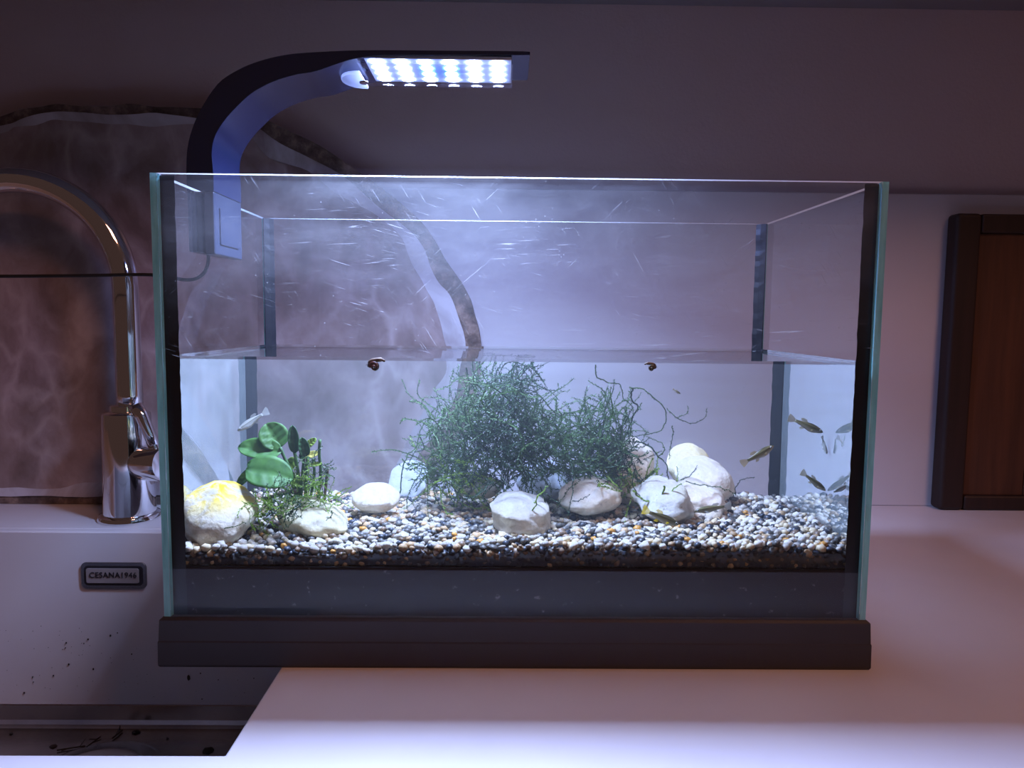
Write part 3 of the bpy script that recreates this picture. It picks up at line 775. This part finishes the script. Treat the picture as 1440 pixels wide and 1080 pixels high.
for kind in ('led_white', 'led_blue'):
    n_ = 12; r = .0042; vs = [(0, 0, -.0004)]; fs = []
    for rr, zz in ((.6, -.0004), (1, -.0004)):
        for k in range(n_): vs.append((r*rr*math.cos(k*6.2832/n_), r*rr*math.sin(k*6.2832/n_), zz))
    for k in range(n_):
        m = (k+1) % n_; fs += [(0, 1+m, 1+k), (1+k, 1+m, 1+n_+m, 1+n_+k)]
    me = bpy.data.meshes.new('led'); me.from_pydata(vs, [], fs); me.materials.append(M[kind]); ledm[kind] = me
for i in range(6):
    for j in range(4):
        k = 'led_blue' if i in (2, 3) and j in (1, 2) else 'led_white'
        o = bpy.data.objects.new('led', ledm[k]); COL.objects.link(o); o.parent = lp
        o.location = Vector((hx0+.0115+i*(hx1-hx0-.022)/5, LY0+.0085+j*(LY1-LY0-.017)/3, LDZ-.0001))-lp.location
al = bpy.data.lights.new('led_light', 'AREA'); al.shape = 'RECTANGLE'; al.size = hx1-hx0-.01; al.size_y = LY1-LY0-.01; al.energy = LED_BEAM; al.color = (.55, .68, 1); al.spread = math.radians(135)
ao = bpy.data.objects.new('led_light', al); COL.objects.link(ao); ao.parent = lp; ao.location = Vector(((hx0+hx1)/2, (LY0+LY1)/2, zu-.0051))-lp.location
cab = [Vector((-.2285, .095, .272)), Vector((-.2290, .095, .262)), Vector((-.2345, .097, .2535)), Vector((-.247, .100, .2500)), ony(212, 386.5, .10), ony(120, 387.5, .10), ony(0, 388.5, .10)]
e_ = cab[-1]; cab += [e_+Vector((-.15, .01, -.001)), e_+Vector((-.4, .06, -.004)), e_+Vector((-.75, .2, -.01))]
tube('power_cable', bez(cab, 6), .00125, M['black_rubber'], lp, 10)

# ------------------------------------------------------------------ plants
def leaf_mat(name, c1, c2, trans=.35):
    t = NT(name); n = t.noise(t.coords('Object'), 130, 4); c_ = t.ramp(n, [(.3, c1), (.7, c2)])
    p = t.n('ShaderNodeBsdfPrincipled', Roughness=.6); t.l(c_, p.inputs['Base Color'])
    tl = t.n('ShaderNodeBsdfTranslucent'); t.l(c_, tl.inputs[0]); m = t.n('ShaderNodeMixShader'); m.inputs[0].default_value = trans
    t.l(p.outputs[0], m.inputs[1]); t.l(tl.outputs[0], m.inputs[2]); t.l(m.outputs[0], t.out.inputs[0]); return t.m
M['leaf'] = leaf_mat('anubias_leaf', (.032, .125, .018), (.080, .235, .035))
M['leaf_dark'] = leaf_mat('dark_leaf', (.025, .085, .03), (.05, .16, .05))
M['leaf_lime'] = leaf_mat('lime_leaf', (.20, .38, .05), (.38, .50, .08))
M['leaf_yellow'] = leaf_mat('yellow_leaf', (.45, .42, .08), (.6, .55, .15))
M['stem'] = leaf_mat('green_stem', (.04, .11, .04), (.08, .18, .05), .1)
M['stem_brown'] = leaf_mat('brown_stem', (.08, .06, .04), (.14, .10, .06), .1)
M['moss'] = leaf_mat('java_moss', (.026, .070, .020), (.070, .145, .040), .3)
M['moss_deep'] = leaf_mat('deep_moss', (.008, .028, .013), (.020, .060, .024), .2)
M['moss_lime'] = leaf_mat('bright_moss', (.14, .26, .03), (.26, .40, .06), .35)
PY = .062
an = empty('broadleaf_plant', uw(415, 705, PY)); an.location.z = gh(an.location.x, PY)-.002
tag(an, 'green broad-leaved aquarium plant with rounded leaves beside the yellow stone', 'plant')
def leaf(base, tip, hw, y, matl, dy=0, cup=.25, shape=1.0, curl=0):
    b_ = uw(*base, y); t_ = uw(*tip, y+dy); ax = t_-b_; L = ax.length; ax.normalize()
    toward = Vector((.05, -.75, .66)); nrm = (toward-ax*ax.dot(toward)).normalized(); sd = ax.cross(nrm)
    W = (uw(base[0]+hw, base[1], y)-uw(*base, y)).x; N, Mx = 14, 10; vs, fs = [], []
    for i in range(N+1):
        t = i/N; wd = W*max(.02, 1-abs(2*t**.85-1)**2.3)**.55*shape
        for j in range(-Mx//2, Mx//2+1):
            s = j/(Mx/2); vein = .0013*math.sin(t*26-abs(s)*5)*abs(s)*(1-abs(s))*1.8
            h = cup*W*(abs(s)**1.6)-.09*W*math.exp(-(s*6)**2)+vein+curl*W*math.sin(t*math.pi)
            vs.append(b_+ax*(L*t)+sd*(wd*s)+nrm*(h*(wd/(W+1e-6))))
    m = Mx+1
    for i in range(N):
        for j in range(Mx): fs.append((i*m+j, (i+1)*m+j, (i+1)*m+j+1, i*m+j+1))
    o = mesh('leaf', vs, fs, matl, an, smooth=True); sol = o.modifiers.new('t', 'SOLIDIFY'); sol.thickness = .0004; return o
leaf((394, 630), (374, 596), 21, PY+.004, M['leaf'], .004, .22)
leaf((396, 636), (335, 629), 18, PY, M['leaf'], .002, .25)
leaf((346, 660), (412, 674), 27, PY-.012, M['leaf'], 0, .12, 1.0, .12)
leaf((404, 664), (348, 652), 17, PY+.002, M['leaf'], .004, .2)
leaf((358, 660), (334, 684), 8, PY-.002, M['leaf'], 0, .5)
leaf((415, 637), (411, 598), 8, PY, M['leaf_dark'], 0, .6)
leaf((430, 642), (424, 615), 8, PY, M['leaf_dark'], 0, .6)
leaf((422, 645), (436, 630), 5, PY+.003, M['leaf_dark'], 0, .6)
leaf((431, 629), (445, 617), 6, PY+.006, M['leaf_lime'], 0, .3)
leaf((428, 643), (449, 637), 6, PY+.008, M['leaf_yellow'], 0, .3)
leaf((434, 655), (453, 652), 4, PY, M['leaf_lime'], 0, .3)
leaf((416, 644), (404, 662), 8, PY+.008, M['leaf_lime'], 0, .3)
for ps, r, m in [([(394, 629), (401, 646), (408, 665), (416, 698)], .0011, 'stem'), ([(414, 634), (417, 650), (420, 672), (420, 705)], .0012, 'stem'), ([(428, 640), (426, 660), (424, 680), (424, 705)], .0010, 'stem'), ([(396, 636), (406, 655), (416, 676), (419, 705)], .0010, 'stem'),
                 ([(450, 618), (449, 640), (451, 664), (447, 705)], .0011, 'stem'), ([(440, 645), (442, 668), (436, 705)], .0010, 'stem'), ([(461, 660), (459, 678), (456, 708)], .0010, 'stem_brown'), ([(452, 680), (449, 692), (450, 710)], .0008, 'stem_brown'), ([(433, 642), (430, 668), (430, 705)], .0012, 'stem'), ([(412, 674), (416, 690), (420, 705)], .0010, 'stem'), ([(358, 661), (385, 672), (414, 702)], .0008, 'stem'), ([(404, 664), (411, 682), (418, 705)], .0008, 'stem')]:
    pts = [uw(u, v, PY+.001) for u, v in ps]; tube('stem', bez(pts, 4), r, M[m], an, 7)
tube('rhizome', bez([uw(372, 702, PY-.008), uw(395, 694, PY-.006), uw(420, 690, PY)], 4), [.0012]*4+[.0016]*5, M['stem_brown'], an, 7)

# moss strands: thin stems set with tiny pointed leaflets
mr = random.Random(21)
def strand(pts, r, vs, fs, dens_=1.0, ll=.0016, rnd=mr):
    n = len(pts); sweep(pts, [r*(1-.6*i/n) for i in range(n)], 3, False, vs, fs)
    for i in range(n-1):
        p, q = pts[i], pts[i+1]; t = (q-p)
        if t.length < 1e-7: continue
        t.normalize(); nn = max(1, int(round((q-p).length/.00085*dens_)))
        for k in range(nn):
            o_ = p+(q-p)*((k+rnd.random()*.6)/nn)
            a_ = Vector((rnd.gauss(0, 1), rnd.gauss(0, 1), rnd.gauss(0, 1))); a_ -= t*t.dot(a_)
            if a_.length < 1e-3: continue
            a_.normalize(); d = (a_*.8+t*.75).normalized(); sdv = t.cross(a_)*.00046; L = ll*rnd.uniform(.6, 1.25); b0 = len(vs)
            vs += [o_, o_+d*L*.5+sdv, o_+d*L, o_+d*L*.5-sdv]; fs.append((b0, b0+1, b0+2, b0+3))
def walk(p, d, n, step, curl, rnd=mr, grav=0):
    out = [p.copy()]; w = Vector((rnd.gauss(0, 1), rnd.gauss(0, 1), rnd.gauss(0, 1)))*curl
    for i in range(n):
        w = w*.86+Vector((rnd.gauss(0, 1), rnd.gauss(0, .7), rnd.gauss(0, 1)))*curl*.42
        d = (d+w+Vector((0, 0, grav))).normalized(); p = p+d*step
        p.y = min(max(p.y, .02), .195); p.z = min(max(p.z, gh(p.x, p.y)+.0005), ZW-.0012); out.append(p.copy())
    return out
ms = empty('aquarium_moss', uw(745, 700, .12)); ms.location.z = gh(ms.location.x, .12)
tag(ms, 'large tangled dark green moss mass growing in the middle of the aquarium', 'aquatic moss')
blobs = [  # u, v, ru, rv, y, dy, count, material
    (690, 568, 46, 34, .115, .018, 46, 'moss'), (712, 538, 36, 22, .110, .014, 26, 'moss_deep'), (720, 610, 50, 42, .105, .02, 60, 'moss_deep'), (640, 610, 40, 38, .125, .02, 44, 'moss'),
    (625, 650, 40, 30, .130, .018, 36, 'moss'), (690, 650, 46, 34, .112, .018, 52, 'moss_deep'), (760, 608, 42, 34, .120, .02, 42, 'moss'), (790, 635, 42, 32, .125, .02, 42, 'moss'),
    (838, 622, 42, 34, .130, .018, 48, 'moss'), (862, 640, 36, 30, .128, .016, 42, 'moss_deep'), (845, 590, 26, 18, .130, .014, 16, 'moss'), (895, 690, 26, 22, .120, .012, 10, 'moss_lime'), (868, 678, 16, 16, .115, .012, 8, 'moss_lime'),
    (650, 675, 40, 14, .118, .014, 22, 'moss_lime'), (740, 655, 40, 20, .118, .014, 20, 'moss'), (830, 665, 40, 18, .122, .012, 26, 'moss')]
acc = {}
for u, v, ru, rv, y, dy, cnt, mm in blobs:
    vs, fs = acc.setdefault(mm, ([], []))
    for k in range(int(cnt*2.2)):
        while True:
            a_, b_ = mr.uniform(-1, 1), mr.uniform(-1, 1)
            if a_*a_+b_*b_ < 1: break
        p = uw(u+a_*ru, v+b_*rv, y+mr.gauss(0, dy))
        th = mr.uniform(0, 6.283); d = Vector((math.cos(th), mr.uniform(-.4, .4), math.sin(th)*.9+.15)).normalized()
        strand(walk(p, d, mr.randint(9, 19), .0022, .18), mr.uniform(.00028, .00055), vs, fs, 1.0, .0021)
for mm, (vs, fs) in acc.items():
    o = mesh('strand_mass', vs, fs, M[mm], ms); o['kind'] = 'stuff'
def branch(px, y, dy, r, matl, parent=None, name='branch', ll=.0017, rnd=mr, jit=2.5, dens_=.9):
    n = len(px); pts = [uw(u, v, y+dy*i/max(1, n-1)) for i, (u, v) in enumerate(px)]
    pts = bez(pts, 7)
    s_ = rnd.uniform(0, 99); pts = [p+Vector((noise.noise(Vector((i*.35, s_, 0))), 0, noise.noise(Vector((i*.35, s_, 7)))))*.0005*jit for i, p in enumerate(pts)]
    for p in pts: p.z = min(p.z, ZW-.0008)
    vs, fs = [], []; strand(pts, r, vs, fs, dens_, ll, rnd); return mesh(name, vs, fs, M[matl], parent)
for px, y, dy, r, mm in [
    ([(838, 513), (840, 530), (858, 538), (872, 541), (878, 562), (890, 572), (888, 595), (884, 618)], .120, .01, .00055, 'moss'),
    ([(885, 545), (905, 548), (922, 562), (936, 580), (934, 600), (915, 610), (890, 614), (868, 612)], .118, .01, .0006, 'moss'),
    ([(890, 545), (888, 560), (897, 572), (890, 585), (882, 610)], .118, .01, .0008, 'moss_deep'),
    ([(938, 574), (952, 588), (975, 595), (990, 588), (995, 574)], .120, .005, .00035, 'moss'), ([(950, 588), (965, 582), (968, 572)], .120, .005, .0003, 'moss'),
    ([(945, 598), (946, 612), (943, 630), (942, 645)], .120, .01, .0004, 'moss'),
    ([(895, 620), (915, 628), (925, 642), (938, 655), (940, 672), (950, 682), (960, 690)], .105, -.01, .00065, 'moss_deep'), ([(925, 642), (935, 633), (928, 622), (910, 614)], .106, .01, .00045, 'moss'),
    ([(955, 675), (972, 668), (980, 654)], .095, .0, .0004, 'moss_deep'), ([(965, 678), (990, 682), (1015, 686), (1032, 694)], .10, .02, .0004, 'moss'),
    ([(610, 549), (625, 545), (642, 534), (660, 527)], .108, .01, .0004, 'moss'), ([(656, 517), (658, 530), (663, 541), (672, 552)], .106, .01, .0007, 'moss_deep'),
    ([(672, 515), (680, 524), (700, 530), (725, 540), (745, 548), (760, 556), (757, 568), (735, 565)], .106, .01, .0006, 'moss_deep'), ([(728, 514), (738, 522), (742, 535), (752, 548)], .106, .01, .0005, 'moss_deep'),
    ([(748, 535), (752, 526), (764, 524)], .106, .0, .0004, 'moss'), ([(770, 572), (785, 555), (800, 548)], .112, .0, .0003, 'moss'), ([(820, 563), (832, 556), (845, 562), (854, 575)], .12, .0, .0003, 'moss'),
    ([(562, 696), (566, 668), (572, 640), (584, 632), (590, 610), (600, 592), (616, 588)], .115, .01, .0006, 'moss'), ([(590, 612), (596, 630), (580, 640), (574, 655)], .115, .01, .0005, 'moss_deep'),
    ([(598, 596), (618, 588), (636, 592), (648, 606), (660, 620)], .12, .0, .0005, 'moss'), ([(610, 590), (615, 575), (614, 560)], .12, .0, .0004, 'moss'), ([(628, 592), (630, 580), (632, 570)], .12, .0, .0004, 'moss'),
    ([(758, 556), (780, 580), (800, 592), (815, 602), (830, 615)], .11, .01, .0006, 'moss'), ([(800, 640), (806, 665), (805, 690), (800, 725)], .085, -.015, .0006, 'moss_deep'), ([(804, 705), (818, 703), (828, 696)], .07, 0, .0004, 'moss_deep'),
    ([(712, 620), (714, 650), (708, 690), (712, 700)], .09, .0, .0005, 'moss_deep'), ([(748, 715), (752, 705), (764, 690), (770, 683)], .05, .0, .0006, 'moss_lime'), ([(740, 735), (745, 722), (752, 712), (756, 698)], .040, .0, .0007, 'moss_lime'),
    ([(755, 690), (775, 700), (790, 712), (800, 722)], .06, .0, .0006, 'moss_deep'), ([(760, 685), (765, 700), (770, 715)], .06, .0, .0006, 'moss_deep'),
    ([(890, 690), (900, 700), (915, 706), (930, 698), (945, 690), (958, 680)], .080, .0, .0009, 'moss_lime'), ([(935, 682), (932, 695), (938, 710)], .078, .0, .0009, 'moss_lime'), ([(892, 660), (890, 680), (898, 695), (905, 703)], .082, .0, .0005, 'moss_deep')]:
    branch(px, y, dy, r, mm, ms)
# separate moss tufts
tf = empty('moss_tuft', uw(400, 735, .045)); tag(tf, 'small bright moss tuft tangled around the foot of the leafy plant', 'aquatic moss')
acc = {}
for u, v, ru, rv, y, cnt, mm in [(370, 725, 22, 24, .030, 22, 'moss_lime'), (395, 705, 26, 16, .035, 18, 'moss'), (430, 690, 26, 24, .055, 26, 'moss_lime'), (440, 665, 18, 22, .060, 14, 'moss'), (455, 700, 26, 10, .055, 12, 'moss_lime'), (400, 715, 20, 12, .030, 8, 'moss_deep')]:
    vs, fs = acc.setdefault(mm, ([], []))
    for k in range(int(cnt*2.2)):
        p = uw(u+mr.uniform(-1, 1)*ru, v+mr.uniform(-1, 1)*rv, y+mr.gauss(0, .006)); th = mr.uniform(0, 6.28)
        strand(walk(p, Vector((math.cos(th), mr.uniform(-.3, .3), math.sin(th))), mr.randint(4, 9), .0018, .25), .0003, vs, fs, .9, .0020)
for mm, (vs, fs) in acc.items(): mesh('strand_mass', vs, fs, M[mm], tf)['kind'] = 'stuff'
for px, y, r, mm in [([(375, 703), (395, 697), (412, 690)], .040, .0008, 'moss_deep'), ([(378, 705), (382, 722), (388, 732)], .03, .0006, 'moss_deep'), ([(390, 732), (405, 722), (418, 712), (422, 703)], .03, .0006, 'moss_deep'), ([(462, 703), (478, 698), (490, 690)], .05, .0006, 'moss_lime'), ([(316, 744), (330, 740), (346, 735)], .010, .0004, 'moss'), ([(467, 718), (466, 726), (461, 730)], .03, .0004, 'moss')]:
    branch(px, y, 0, r, mm, tf)
for lab, px, y in [('thin dark moss twig lying on gravel beside the large smooth stone', [(1034, 696), (1036, 682), (1044, 674), (1060, 672)], .150), ('thin dark moss twig lying on gravel near the aquarium side glass', [(1160, 673), (1172, 675), (1180, 678), (1178, 690)], .080)]:
    tag(branch(px, y, 0, .0004, 'moss_deep', None, 'moss_twig'), lab, 'aquatic moss')

# ------------------------------------------------------------------ fish
def fish_mat(name, back, side, belly):
    t = NT(name); sep = t.n('ShaderNodeSeparateXYZ'); t.l(t.n('ShaderNodeTexCoord').outputs['Object'], sep.inputs[0])
    f = t.n('ShaderNodeMapRange'); t.l(sep.outputs['Z'], f.inputs[0]); f.inputs[1].default_value = -.12; f.inputs[2].default_value = .12
    c_ = t.ramp(f.outputs[0], [(.15, belly), (.5, side), (.62, (side[0]*.45, side[1]*.45, side[2]*.4)), (.72, side), (.9, back)])
    p = t.n('ShaderNodeBsdfPrincipled', Roughness=.3); t.l(c_, p.inputs['Base Color'])
    tr = t.n('ShaderNodeBsdfTranslucent'); t.l(c_, tr.inputs[0]); m = t.n('ShaderNodeMixShader'); m.inputs[0].default_value = .3; t.l(p.outputs[0], m.inputs[1]); t.l(tr.outputs[0], m.inputs[2]); t.l(m.outputs[0], t.out.inputs[0]); return t.m
M['fish'] = fish_mat('olive_fish', (.07, .065, .03), (.25, .23, .11), (.60, .58, .50))
M['fish_pale'] = fish_mat('pale_fish', (.28, .28, .26), (.45, .47, .45), (.70, .72, .72))
def fin_mat(name, c_):
    t = NT(name); d = t.n('ShaderNodeBsdfTranslucent', Color=(*c_, 1)); e = t.n('ShaderNodeBsdfDiffuse', Color=(*c_, 1)); tr = t.n('ShaderNodeBsdfTransparent')
    a_ = t.n('ShaderNodeMixShader'); t.l(d.outputs[0], a_.inputs[1]); t.l(e.outputs[0], a_.inputs[2]); b_ = t.n('ShaderNodeMixShader'); b_.inputs[0].default_value = .55
    t.l(tr.outputs[0], b_.inputs[1]); t.l(a_.outputs[0], b_.inputs[2]); t.l(b_.outputs[0], t.out.inputs[0]); return t.m
M['fin'] = fin_mat('clear_fin', (.62, .56, .34)); M['fin_yellow'] = fin_mat('yellow_fin', (.85, .68, .05)); M['fin_grey'] = fin_mat('grey_fin', (.6, .62, .6))
M['eye'] = mat('fish_eye', (.01, .01, .01), .15); M['eye_ring'] = mat('silver_eye', (.75, .75, .72), .3)
PROF = [(0, .012, .014), (.03, .035, .038), (.08, .055, .062), (.16, .072, .085), (.26, .080, .105), (.38, .076, .108), (.5, .060, .088), (.62, .044, .064), (.74, .030, .046), (.80, .022, .042)]
def fish(label, head, tail, y, dy=0, body='fish', fin='fin', fat=1.0, bend=.04, name='guppy_fish'):
    h, t_ = uw(*head, y), uw(*tail, y+dy); ax = t_-h; L = ax.length; ax.normalize()
    up = Vector((0, 0, 1)); up = (up-ax*ax.dot(up)).normalized(); sd = up.cross(ax)
    root = empty(name, h); tag(root, label, 'fish', 'small fish in the aquarium'); Rm = Matrix((ax, sd, up)).transposed().to_4x4()
    root.matrix_world = Matrix.Translation(h) @ Rm @ Matrix.Scale(L, 4)
    def put(n_, vs, fs, m, sm=True, par=root):
        me = bpy.data.meshes.new(n_); me.from_pydata([tuple(v) for v in vs], [], fs); me.update()
        if n_ in ('body', 'eye'):
            bm = bmesh.new(); bm.from_mesh(me); bmesh.ops.recalc_face_normals(bm, faces=bm.faces); bm.to_mesh(me); bm.free()
        for p in me.polygons: p.use_smooth = sm
        me.materials.append(M[m]); o = bpy.data.objects.new(n_, me); COL.objects.link(o); o.parent = par; return o
    cx = lambda x: bend*math.sin(x*3.6)
    n_ = 14; vs, fs = [], []
    for x, w_, hh in PROF:
        for k in range(n_):
            q = 6.28318*k/n_; zz = math.sin(q)*hh*fat; vs.append((x, cx(x)+math.cos(q)*w_*fat*.8, zz-(.018*fat if zz < 0 and .2 < x < .5 else 0)))
    for i in range(len(PROF)-1):
        for k in range(n_): fs.append((i*n_+k, i*n_+(k+1) % n_, i*n_+n_+(k+1) % n_, i*n_+n_+k))
    fs += [tuple(range(n_)), tuple((len(PROF)-1)*n_+k for k in range(n_))]
    put('body', vs, fs, body)
    def fan(n_, base, tips, m, th=.004):
        b0, b1 = base; vs, k = [b0, b1]+tips, len(tips); vs = [Vector(v) for v in vs]; N = len(vs)
        vs2 = [v+Vector((0, th, 0)) for v in vs]+[v-Vector((0, th, 0)) for v in vs]
        loop = [0]+list(range(2, N))+[1]
        fs = [tuple(loop), tuple(i+N for i in reversed(loop))]+[(loop[i], loop[i]+N, loop[(i+1) % N]+N, loop[(i+1) % N]) for i in range(N)]
        return put(n_, vs2, fs, m, False)
    ty = cx(.8)
    fan('tail_fin', ((.785, ty, .036), (.785, ty, -.036)), [(.90, ty, .10), (.985, ty+.01, .125), (1.0, ty+.01, .05), (.985, ty+.01, -.04), (.97, ty, -.11), (.89, ty, -.09)], fin)
    fan('dorsal_fin', ((.46, cx(.5), .085*fat), (.60, cx(.6), .06*fat)), [(.52, cx(.5), .150*fat), (.64, cx(.62), .155*fat), (.68, cx(.66), .11*fat)], fin)
    fan('anal_fin', ((.48, cx(.5), -.08*fat), (.58, cx(.6), -.06*fat)), [(.55, cx(.5), -.15*fat), (.63, cx(.62), -.14*fat)], fin)
    for s in (-1, 1):
        fan('pectoral_fin', ((.25, cx(.25)+s*.062*fat, -.02), (.27, cx(.25)+s*.062*fat, -.05)), [(.34, cx(.3)+s*.10, -.04), (.36, cx(.3)+s*.11, -.085), (.30, cx(.3)+s*.09, -.09)], fin, .003)
        e = []; f_ = []; c0 = Vector((.085, cx(.08)+s*.044*fat, .018)); K = 10
        for i, (rr, oo) in enumerate(((.030, 0), (.028, .008), (.018, .013), (.0, .014))):
            for k in range(K): q = 6.28318*k/K; e.append(c0+Vector((rr*math.cos(q), s*oo, rr*math.sin(q))))
        for i in range(3):
            for k in range(K): f_.append((i*K+k, i*K+(k+1) % K, i*K+K+(k+1) % K, i*K+K+k))
        ey = put('eye', e, f_, 'eye_ring')
        e2 = [c0+Vector((0, s*.011, 0))+(Vector(v)-c0)*.62 for v in e]; put('pupil', e2, f_, 'eye', True, ey)
    return root
fish('olive fish swimming head down with pale tail near the back seam', (1157, 608), (1108, 587), .075, .004)
fish('olive fish swimming upward between the stone pile and the back seam', (1088, 627), (1042, 653), .070, .0)
fish('tiny pinkish fish facing out of the tank', (1163, 638), (1156, 613), .07, .006, 'fish_pale', 'fin_grey', 1.15)
fish('small pale grey fish beside the side glass, tail up', (1198, 637), (1177, 614), .04, .01, 'fish_pale', 'fin_grey', .9)
fish('yellowish fish nosing down into gravel by the side glass', (1161, 690), (1126, 663), .075, .0, 'fish', 'fin', .9)
fish('faint fish close to the gravel touching the side glass', (1172, 692), (1206, 676), .035, .0, 'fish_pale', 'fin_grey', .9)
fish('olive fish with bright yellow tail resting in front of speckled stone', (954, 738), (903, 716), .048, -.004, 'fish', 'fin_yellow', 1.0, .02)
fish('slim pale fish resting on gravel below the pointed stone', (977, 719), (1029, 711), .072, .0, 'fish', 'fin_grey', .85, .02)
fish('silvery fish with long tail above the rounded green leaves', (334, 606), (378, 577), .085, .01, 'fish_pale', 'fin_grey', .95)
fish('tiny fry floating in open water above the moss branch', (957, 554), (946, 547), .10, .0, 'fish', 'fin', 1.1)
# snails hanging under the water surface
def snail(label, u, v, y, r, m1, flip=1):
    c_ = uw(u, v, y); root = empty('pond_snail', c_); tag(root, label, 'snail')
    vs, fs = [], []; pts, rad = [], []
    for i in range(44):
        q = i*.32; k = math.exp(-.155*q); pts.append(c_+Vector((flip*math.cos(q)*r*.62*k, (1-k)*r*1.1*-1, math.sin(q)*r*.62*k))); rad.append(r*.5*k)
    sweep(pts, rad, 8, True, vs, fs); mesh('shell', vs, fs, M[m1], root, smooth=True)
    tube('foot', bez([c_+Vector((flip*r*.9, .0006, r*.5)), c_+Vector((flip*r*.3, 0, r*.9)), c_+Vector((-flip*r*.9, 0, r*1.05)), c_+Vector((-flip*r*1.5, 0, r*.8))], 4), [r*.2]+[r*.32]*8+[r*.2]*3+[r*.08], M['snail_foot'], root, 7)
    for s in (-1, 1): tube('tentacle', [c_+Vector((flip*r*.95, s*r*.12, r*.5)), c_+Vector((flip*r*1.3, s*r*.25, r*.2))], [r*.06, r*.02], M['snail_foot'], root, 5)
M['shell_red'] = mat('red_brown_shell', (.10, .022, .014), .25, 0, (.035, .012, .010), 500)
M['shell_brown'] = mat('brown_shell', (.10, .07, .03), .3, 0, (.03, .02, .012), 500)
M['snail_foot'] = mat('snail_foot', (.10, .05, .03), .5)
snail('reddish brown snail hanging under the water surface left of the moss', 527, 516, .012, .0044, 'shell_red', -1)
snail('small brown snail hanging under the water surface above the moss branch', 916, 518, .012, .0030, 'shell_brown')
print('TRIS', sum(sum(len(p.vertices)-2 for p in o.data.polygons) for o in bpy.data.objects if o.type == 'MESH'))
